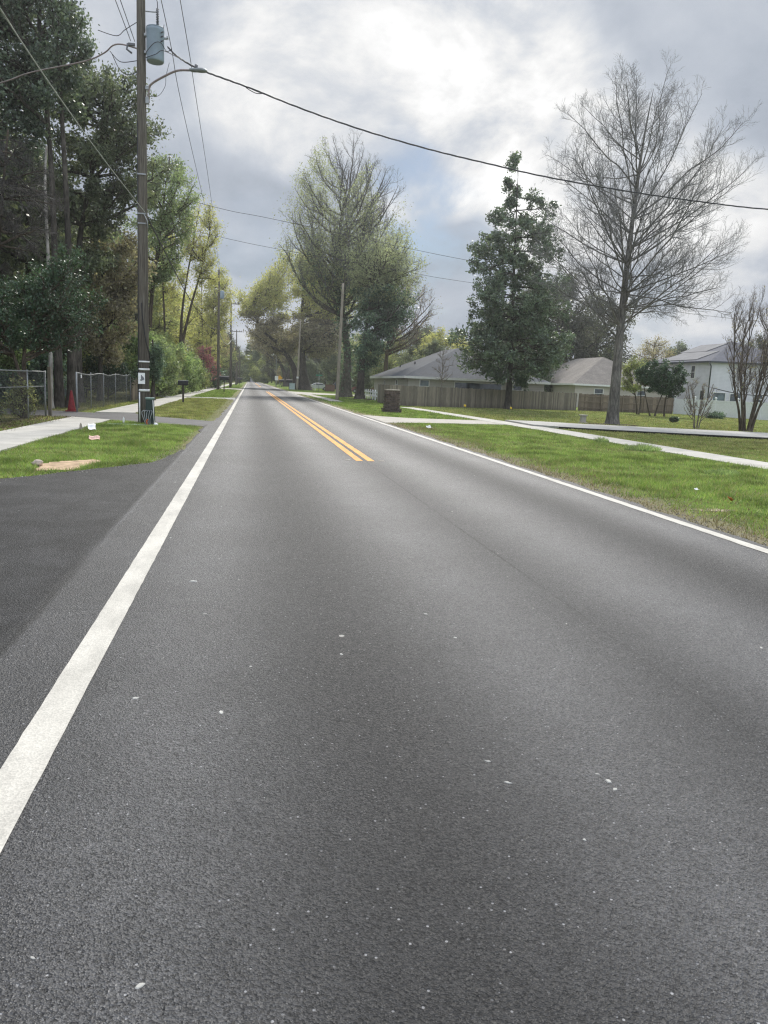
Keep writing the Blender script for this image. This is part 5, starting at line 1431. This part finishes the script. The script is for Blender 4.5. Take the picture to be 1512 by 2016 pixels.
# --- left: shrubs and hedge
bush('dark shrub with pale glinting leaves behind the chain link fence', -8.3, 48.5, [(0, 0, 1.9, 1.5, 1.3, 1.2), (1.2, 0, 1.7, .7, .8, .7)], 6500, .13, 'lf_gloss', 140)
bush('small dark blue green tree on a short trunk just right of the near pole', -5.95, 50.5, [(0, 0, 2.5, .75, .75, 1.1), (.1, 0, 1.7, .45, .45, .5)], 6500, .12, 'lf_ivy', 141, name='conical_shrub', stem=.16, bark='bark_dark')
hd = [(-7.3, 55, 5.2, 'tall pale green hedge bush nearest the near pole'), (-6.8, 60.5, 4.6, 'second leafy hedge bush behind the near left mailbox'), (-7.0, 67, 5.6, 'taller hedge bush in the middle of the left hedge'),
      (-6.4, 74, 4.6, 'bright hedge bush below the budding tree'), (-6.3, 82, 4.3, 'rounded hedge bush towards the second pole'), (-6.1, 90, 3.6, 'last low hedge bush before the red blossom')]
for k, (x, y, h, lb) in enumerate(hd):
    bush(lb, x, y, [(0, 0, h * .5, 1.7, 2.4, h * .47), (.5, 1, h * .36, 1.3, 1.8, h * .33), (-.8, -1, h * .75, 1.3, 1.6, h * .3)], 10500, .18, ['lf_hedge', 'lf_mid', 'lf_olive'][k % 3] if k not in (3, 4) else 'lf_hedge', 150 + k, 'hedge bushes along the left sidewalk', 30, 'hedge_bush', 'bush', .2)
bush('red flowering shrub tree beside the second left pole', -6.0, 112, [(-.2, 0, 4.9, 1.2, 1.2, 1.0), (.8, 0, 3.6, .9, 1.0, .8), (1.7, 0, 2.7, .7, .8, .6)], 1500, .2, 'lf_red', 160, name='flowering_shrub', spread=.2)
bush('dark shrub below the red blossom', -6.0, 116, [(.6, 0, 1.6, 2.2, 2, 1.6)], 5000, .26, 'lf_ivy', 161, spread=.2)

# --- shade under the left trees, one dark bush after another
und = [(-10.5, 38, 3.6, 'lf_ivy'), (-12.5, 33, 4.2, 'lf_ivy'), (-10.2, 52, 4.6, 'lf_olive'), (-13.0, 44, 5.2, 'lf_ivy'), (-12.2, 28, 4.4, 'lf_ivy'), (-15.8, 37, 5.6, 'lf_oak'), (-11.2, 60, 5.5, 'lf_oak'), (-16, 50, 6, 'lf_ivy')]
proto = None
for k, (x, y, h, mt) in enumerate(und):
    bush('dark undergrowth bush in the shade behind the chain link fence', x, y, [(0, 0, h * .55, 2.2, 2.0, h * .5), (1.2, .5, h * .4, 1.5, 1.5, h * .36)], 8000, .2, mt, 170 + k, 'undergrowth bushes in the left wood', 26, 'undergrowth_bush', 'bush', .22)
bush('small yellow green sprig of leaves left of the gate post', -8.6, 30.6, [(0, 0, 2.1, .6, .5, .6)], 1200, .12, 'lf_hedge', 180, nl=14, spread=.1)
bush('scrubby thin bush against the left chain link fence', -7.35, 27.2, [(0, 0, .7, .5, .7, .7)], 1500, .07, 'lf_olive', 181, nl=16, spread=.06)
bush('ankle high weeds at the foot of the glossy tree', -7.7, 24.4, [(0, 0, .4, .6, 1.4, .4)], 1800, .08, 'lf_olive', 182, nl=16, spread=.08, name='weeds', cat='weeds')

# --- background trees: four kinds, copied
def bg_kind(name, label, seed, ells, mat, n, size, h, **kw):
    return tree(name, label, 'tree', (0, 0, 0), seed, [trk((0, 0, -.2), (.1, 0, h * .4), (-.1, .1, h * .9), r=.32, rt=.06)], ells, 34, 8, 5, leaf=dict(n=n, size=size, spread=.4, mat=mat), bark=kw.pop('bark', 'bark_dark'), rtwig=.022, kfork=(.3, 1.), **kw)
B1 = bg_kind('evergreen_tree', '', 201, [(0, 0, 8.5, 4.2, 4.2, 5.2), (1.5, 0, 5, 3.6, 3.6, 3.0), (-1, 0, 12, 2.6, 2.6, 2.6)], 'lf_oak', 19000, .3, 14)
B2 = bg_kind('leafy_tree', '', 202, [(0, 0, 8, 4.8, 4.6, 4.6), (-2, 0, 6, 3.4, 3.2, 3.4), (2, 0, 10.5, 3, 3, 3)], 'lf_olive', 17000, .3, 13)
B3 = bg_kind('spring_tree', '', 203, [(0, 0, 9, 4.4, 4.4, 4.6), (1.8, 0, 6.5, 3, 3, 3), (-1.6, 0, 11, 2.6, 2.6, 2.6)], 'lf_yellow', 12000, .28, 13.5)
B4 = bg_kind('mossy_tree', '', 204, [(0, 0, 8.5, 4.6, 4.4, 5.6), (2.4, 0, 11, 2.6, 2.6, 3.0), (-2.2, 0, 6, 3, 3, 4)], 'lf_moss', 15500, .27, 14)
B5 = bg_kind('tan_tree', '', 205, [(0, 0, 9, 4.0, 4.0, 5)], 'lf_tan', 9500, .24, 14, bark='bark_brown')
KIND = [B1, B2, B3, B4, B5]
used = set()
def bg(k, x, y, s, label, group, rz=None, sink=0.):
    global used
    rz = random.random() * 6.28 if rz is None else rz
    o = KIND[k]
    if k in used: o = copy_thing(o, (x, y, -sink), rz, s)
    else:
        used.add(k); o.location = (x, y, -sink); o.rotation_euler.z = rz; o.scale = (s,) * 3
    o['label'] = label; o['group'] = group
GL = 'trees of the wood on the left'
lbl = {0: 'dark evergreen tree in the wood on the left', 1: 'olive green tree in the wood on the left', 2: 'yellow green tree in the wood on the left', 3: 'grey green tree in the wood on the left', 4: 'tan budding tree in the wood on the left'}
for k, x, y, s in [(0, -13, 50, 1.05), (0, -17, 44, 1.2), (3, -12.5, 62, 1.0), (3, -13, 74, 1.05), (1, -12, 88, .95), (2, -11, 98, .95), (2, -10.5, 108, 1.0), (2, -8.6, 138, 1.0), (4, -7.6, 156, 1.0), (1, -8.2, 175, 1.0),
                   (4, -8, 200, 1.0), (3, -8, 225, 1.1), (0, -19, 33, 1.1), (0, -24, 40, 1.2), (1, -10, 255, 1.1), (0, -9, 290, 1.1), (0, -17, 60, 1.1), (1, -16, 80, 1.1), (0, -18, 110, 1.1)]:
    bg(k, x, y, s, lbl[k], GL)
GF = 'trees closing the far end of the road'
lbf = {0: 'dark evergreen tree at the far end of the road', 1: 'olive tree at the far end of the road', 2: 'yellow green tree at the far end of the road', 3: 'grey green tree at the far end of the road', 4: 'tan tree at the far end of the road'}
for k, x, y, s in [(0, -11, 340, 1.25), (1, -4, 470, 1.7), (0, 6, 480, 1.9), (0, -7, 300, 1.35), (3, 10.5, 305, 1.35), (2, 15, 275, 1.2), (0, 2, 500, 2.0), (1, 12, 440, 1.9), (0, -15, 480, 2.0), (1, 17, 360, 1.5), (4, -9, 320, 1.3), (0, 13, 250, .8), (1, 12, 330, 1.1), (0, 14, 285, 1.2), (1, 20, 300, 1.4), (0, -14, 420, 1.6), (1, 15, 250, .9), (0, 24, 250, 1.2), (0, 1, 520, 1.3), (3, 9, 400, 1.0), (4, 10.5, 270, .55), (0, -3, 420, .8), (1, 3, 395, .75), (0, 8, 350, .8), (0, 12, 240, .6), (1, 16, 225, .7), (0, -8, 380, .9), (0, -1, 540, 1.5), (1, 20, 400, 1.6), (0, 30, 380, 1.6), (0, 40, 360, 1.5), (0, -24, 400, 1.6)]:
    bg(k, x, y, s, lbf[k], GF, None, 2.6 * s)
GC = 'trees between the far oak and the grey roofed house'
lbc = {0: 'dark evergreen tree between the far oak and the ivy trees', 1: 'olive tree behind the ivy covered trees', 2: 'yellow green tree behind the grey roofed house', 3: 'grey green tree behind the ivy covered trees', 4: 'tan tree behind the ivy covered trees'}
for k, x, y, s in [(0, 19, 178, .75), (1, 24, 190, 1.0), (3, 17, 205, 1.1), (0, 25, 165, .7), (1, 21, 128, .75), (2, 28.5, 117, .88), (0, 25, 108, .62), (2, 33.5, 120, .82), (4, 22, 140, .8), (0, 30, 135, .9), (1, 32, 170, 1.1), (0, 15.5, 196, .55), (1, 14, 215, .7), (0, 18.5, 150, .42), (0, 21, 160, .45), (1, 28, 210, 1.3), (0, 23.5, 132, .5), (3, 19, 240, 1.3), (0, 17, 118, .45), (0, 34, 150, 1.0)]:
    bg(k, x, y, s, lbc[k], GC, None, 1.5 * s)
GR = 'trees behind the houses on the right'
lbr = {0: 'dark evergreen tree behind the houses on the right', 1: 'olive tree behind the houses on the right', 2: 'yellow green tree behind the houses on the right', 3: 'grey green mossy tree behind the big bare tree', 4: 'pale tan tree left of the white house'}
for k, x, y, s in [(3, 40.5, 112, 1.35), (3, 47.5, 114, 1.5), (3, 54.5, 118, 1.35), (0, 37, 96, .55), (0, 43, 125, 1.0), (4, 78, 143, 1.05), (0, 88, 150, .95), (1, 94, 152, 1.0), (0, 105, 150, 1.0), (3, 116, 155, 1.1), (1, 64, 135, .85), (0, 71, 132, .6), (0, 128, 160, 1.1), (1, 52, 150, 1.0), (0, 60, 160, 1.0), (3, 85, 120, 1.0)]:
    bg(k, x, y, s, lbr[k], GR, None, 1.0 * s)
for k in range(5):
    if k not in used: KIND[k].location = (-20, 120 + k * 10, 0)

# ------------------------------------------------------------------ sky and sun
SUN_EL, SUN_AZ = rad(44), rad(14)
sd = Vector((math.sin(SUN_AZ) * math.cos(SUN_EL), math.cos(SUN_AZ) * math.cos(SUN_EL), math.sin(SUN_EL)))
ld = bpy.data.lights.new('sun', 'SUN'); ld.energy = 4.0; ld.angle = rad(8); ld.color = (1, .95, .87)
lo = bpy.data.objects.new('sun', ld); COL.objects.link(lo)
lo.rotation_euler = (-sd).to_track_quat('-Z', 'Y').to_euler()
lo.location = (0, 0, 60)

w = bpy.data.worlds.new("World"); scene.world = w; w.use_nodes = True
nt = NT(w.node_tree)
nt.n.clear()
out = nt.node('ShaderNodeOutputWorld')
sky = nt.node('ShaderNodeTexSky'); sky.sky_type = 'NISHITA'; sky.sun_disc = False
sky.sun_elevation = SUN_EL; sky.sun_rotation = SUN_AZ; sky.air_density = 1.0; sky.dust_density = .4; sky.ozone_density = 1.5
b1 = nt.node('ShaderNodeBackground'); nt.l.new(sky.outputs[0], b1.inputs[0]); b1.inputs[1].default_value = .075
d = nt.node('ShaderNodeTexCoord').outputs['Generated']
x, y, z = nt.xyz(d)
den = nt.math('ADD', nt.math('MAXIMUM', z, 0.), .5)
cv = nt.node('ShaderNodeCombineXYZ')
nt.put(cv.inputs[0], nt.math('DIVIDE', x, den)); nt.put(cv.inputs[1], nt.math('DIVIDE', y, den))
P = cv.outputs[0]
wob = nt.node('ShaderNodeTexNoise'); nt.l.new(P, wob.inputs['Vector']); wob.inputs['Scale'].default_value = 5.0; wob.inputs['Detail'].default_value = 3
n1 = nt.noise(P, 2.6, 8, .55, .4)
n2 = nt.noise(nt.vmath('ADD', P, (3.7, 1.2, .4)), 5.2, 10, .58, .25)
n3 = nt.noise(nt.vmath('ADD', P, (9.1, 4.2, 1.4)), .9, 4, .5)
def lobe(v, lo_, hi_):
    v = Vector(v).normalized()
    wd = nt.vmath('ADD', d, nt.vmath('MULTIPLY', nt.vmath('SUBTRACT', wob.outputs[1], (.5, .5, .5)), (.009, .009, .009)))
    return nt.step(nt.vmath('DOT_PRODUCT', wd, tuple(v)), math.cos(rad(hi_)), math.cos(rad(lo_)))
def addl(items):
    r_ = None
    for it in items: r_ = it if r_ is None else nt.math('ADD', r_, it)
    return r_
bright = addl([nt.math('MULTIPLY', lobe(v, a, b), k) for v, a, b, k in [
    ((.22, .915, .335), 0, 10, .85), ((.30, .90, .315), 0, 8, .60), ((.13, .92, .375), 0, 8, .35), ((.035, .944, .328), 0, 6.5, .62), ((.055, .95, .285), 0, 5, .40), ((.02, .93, .37), 0, 6, .3),
    ((.203, .959, .205), 0, 4, .42), ((-.005, .998, .06), 0, 7, .42), ((.442, .878, .181), 0, 10, .50), ((.53, .836, .12), 0, 10, .35), ((.17, .965, .185), 0, 4, .3), ((.36, .91, .22), 0, 6, .3), ((-.12, .93, .345), 0, 6, .18), ((.27, .93, .25), 0, 5, .30)]])
gaps = addl([nt.math('MULTIPLY', lobe(v, 0, b), k) for v, b, k in [((.195, .955, .232), 4.5, .75), ((.15, .945, .285), 4, .6), ((.235, .957, .17), 5.5, .8), ((.02, .98, .15), 6, .35), ((.48, .86, .11), 5, .3)]])
bb = nt.math('MAXIMUM', nt.math('SUBTRACT', bright, nt.math('MULTIPLY', gaps, .5)), 0.)
bb = nt.math('SUBTRACT', 1., nt.math('EXPONENT', nt.math('MULTIPLY', bb, -1.25)))
puff = nt.step(n2, .28, .72)
lum = nt.math('ADD', nt.step(n1, .28, .74, .35, .56), nt.math('MULTIPLY', puff, .07))
lum = nt.math('ADD', lum, nt.math('MULTIPLY', bb, nt.math('ADD', .20, nt.math('MULTIPLY', puff, .60))))
glow = addl([nt.math('MULTIPLY', lobe(sd, 2, 16), 2.2), nt.math('MULTIPLY', nt.step(z, .42, .85), .5), nt.math('MULTIPLY', nt.step(nt.math('MULTIPLY', y, -1.), -.25, .5), .55)])  # sun halo, brighter overhead; unseen sky behind camera added to fill shaded fronts
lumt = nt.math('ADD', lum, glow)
ccol = nt.mix(nt.step(lum, .38, .9), (.83, .935, 1.11), (1.0, 1.0, 1.0))
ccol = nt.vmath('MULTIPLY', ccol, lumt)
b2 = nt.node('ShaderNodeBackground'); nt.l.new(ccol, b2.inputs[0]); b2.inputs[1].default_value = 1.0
# gaps of blue between the clouds
gm = nt.math('MULTIPLY', nt.step(gaps, .0, 1.1), nt.step(nt.math('ADD', n2, nt.math('MULTIPLY', bb, .10)), .38, .72, .85, 0), clamp=True)
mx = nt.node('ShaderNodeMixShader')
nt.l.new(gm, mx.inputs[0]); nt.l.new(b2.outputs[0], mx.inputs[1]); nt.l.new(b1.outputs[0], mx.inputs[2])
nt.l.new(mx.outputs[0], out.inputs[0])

# ------------------------------------------------------------------ thin haze volume added to give the veil of sun glare
mh = bpy.data.materials.new('haze'); mh.use_nodes = True
nh = NT(mh.node_tree); nh.n.clear()
vo = nh.node('ShaderNodeOutputMaterial'); vs_ = nh.node('ShaderNodeVolumeScatter')
vs_.inputs['Color'].default_value = (.95, .98, 1, 1); vs_.inputs['Density'].default_value = .00045; vs_.inputs['Anisotropy'].default_value = .65
nh.l.new(vs_.outputs[0], vo.inputs['Volume'])
hz = MB().box((10, 90, 19), (220, 220, 46)).build('haze', mh)
tag(hz, 'thin haze volume added over the street for the veil of sun glare', 'haze', kind='stuff')

# ------------------------------------------------------------------ render settings
scene.render.engine = 'CYCLES'
cy = scene.cycles
cy.max_bounces = 5; cy.diffuse_bounces = 3; cy.glossy_bounces = 2; cy.transmission_bounces = 3; cy.transparent_max_bounces = 4
cy.use_denoising = True
cy.denoiser = 'OPENIMAGEDENOISE'
cy.denoising_input_passes = 'RGB_ALBEDO_NORMAL'
cy.denoising_prefilter = 'NONE'
cy.sample_clamp_indirect = 3
cy.sample_clamp_direct = 4
cy.pixel_filter_type = 'BLACKMAN_HARRIS'
cy.filter_width = 1.25
scene.view_settings.view_transform = 'Standard'
scene.view_settings.look = 'None'
scene.view_settings.exposure = 0
scene.view_settings.gamma = 1
scene.render.film_transparent = False
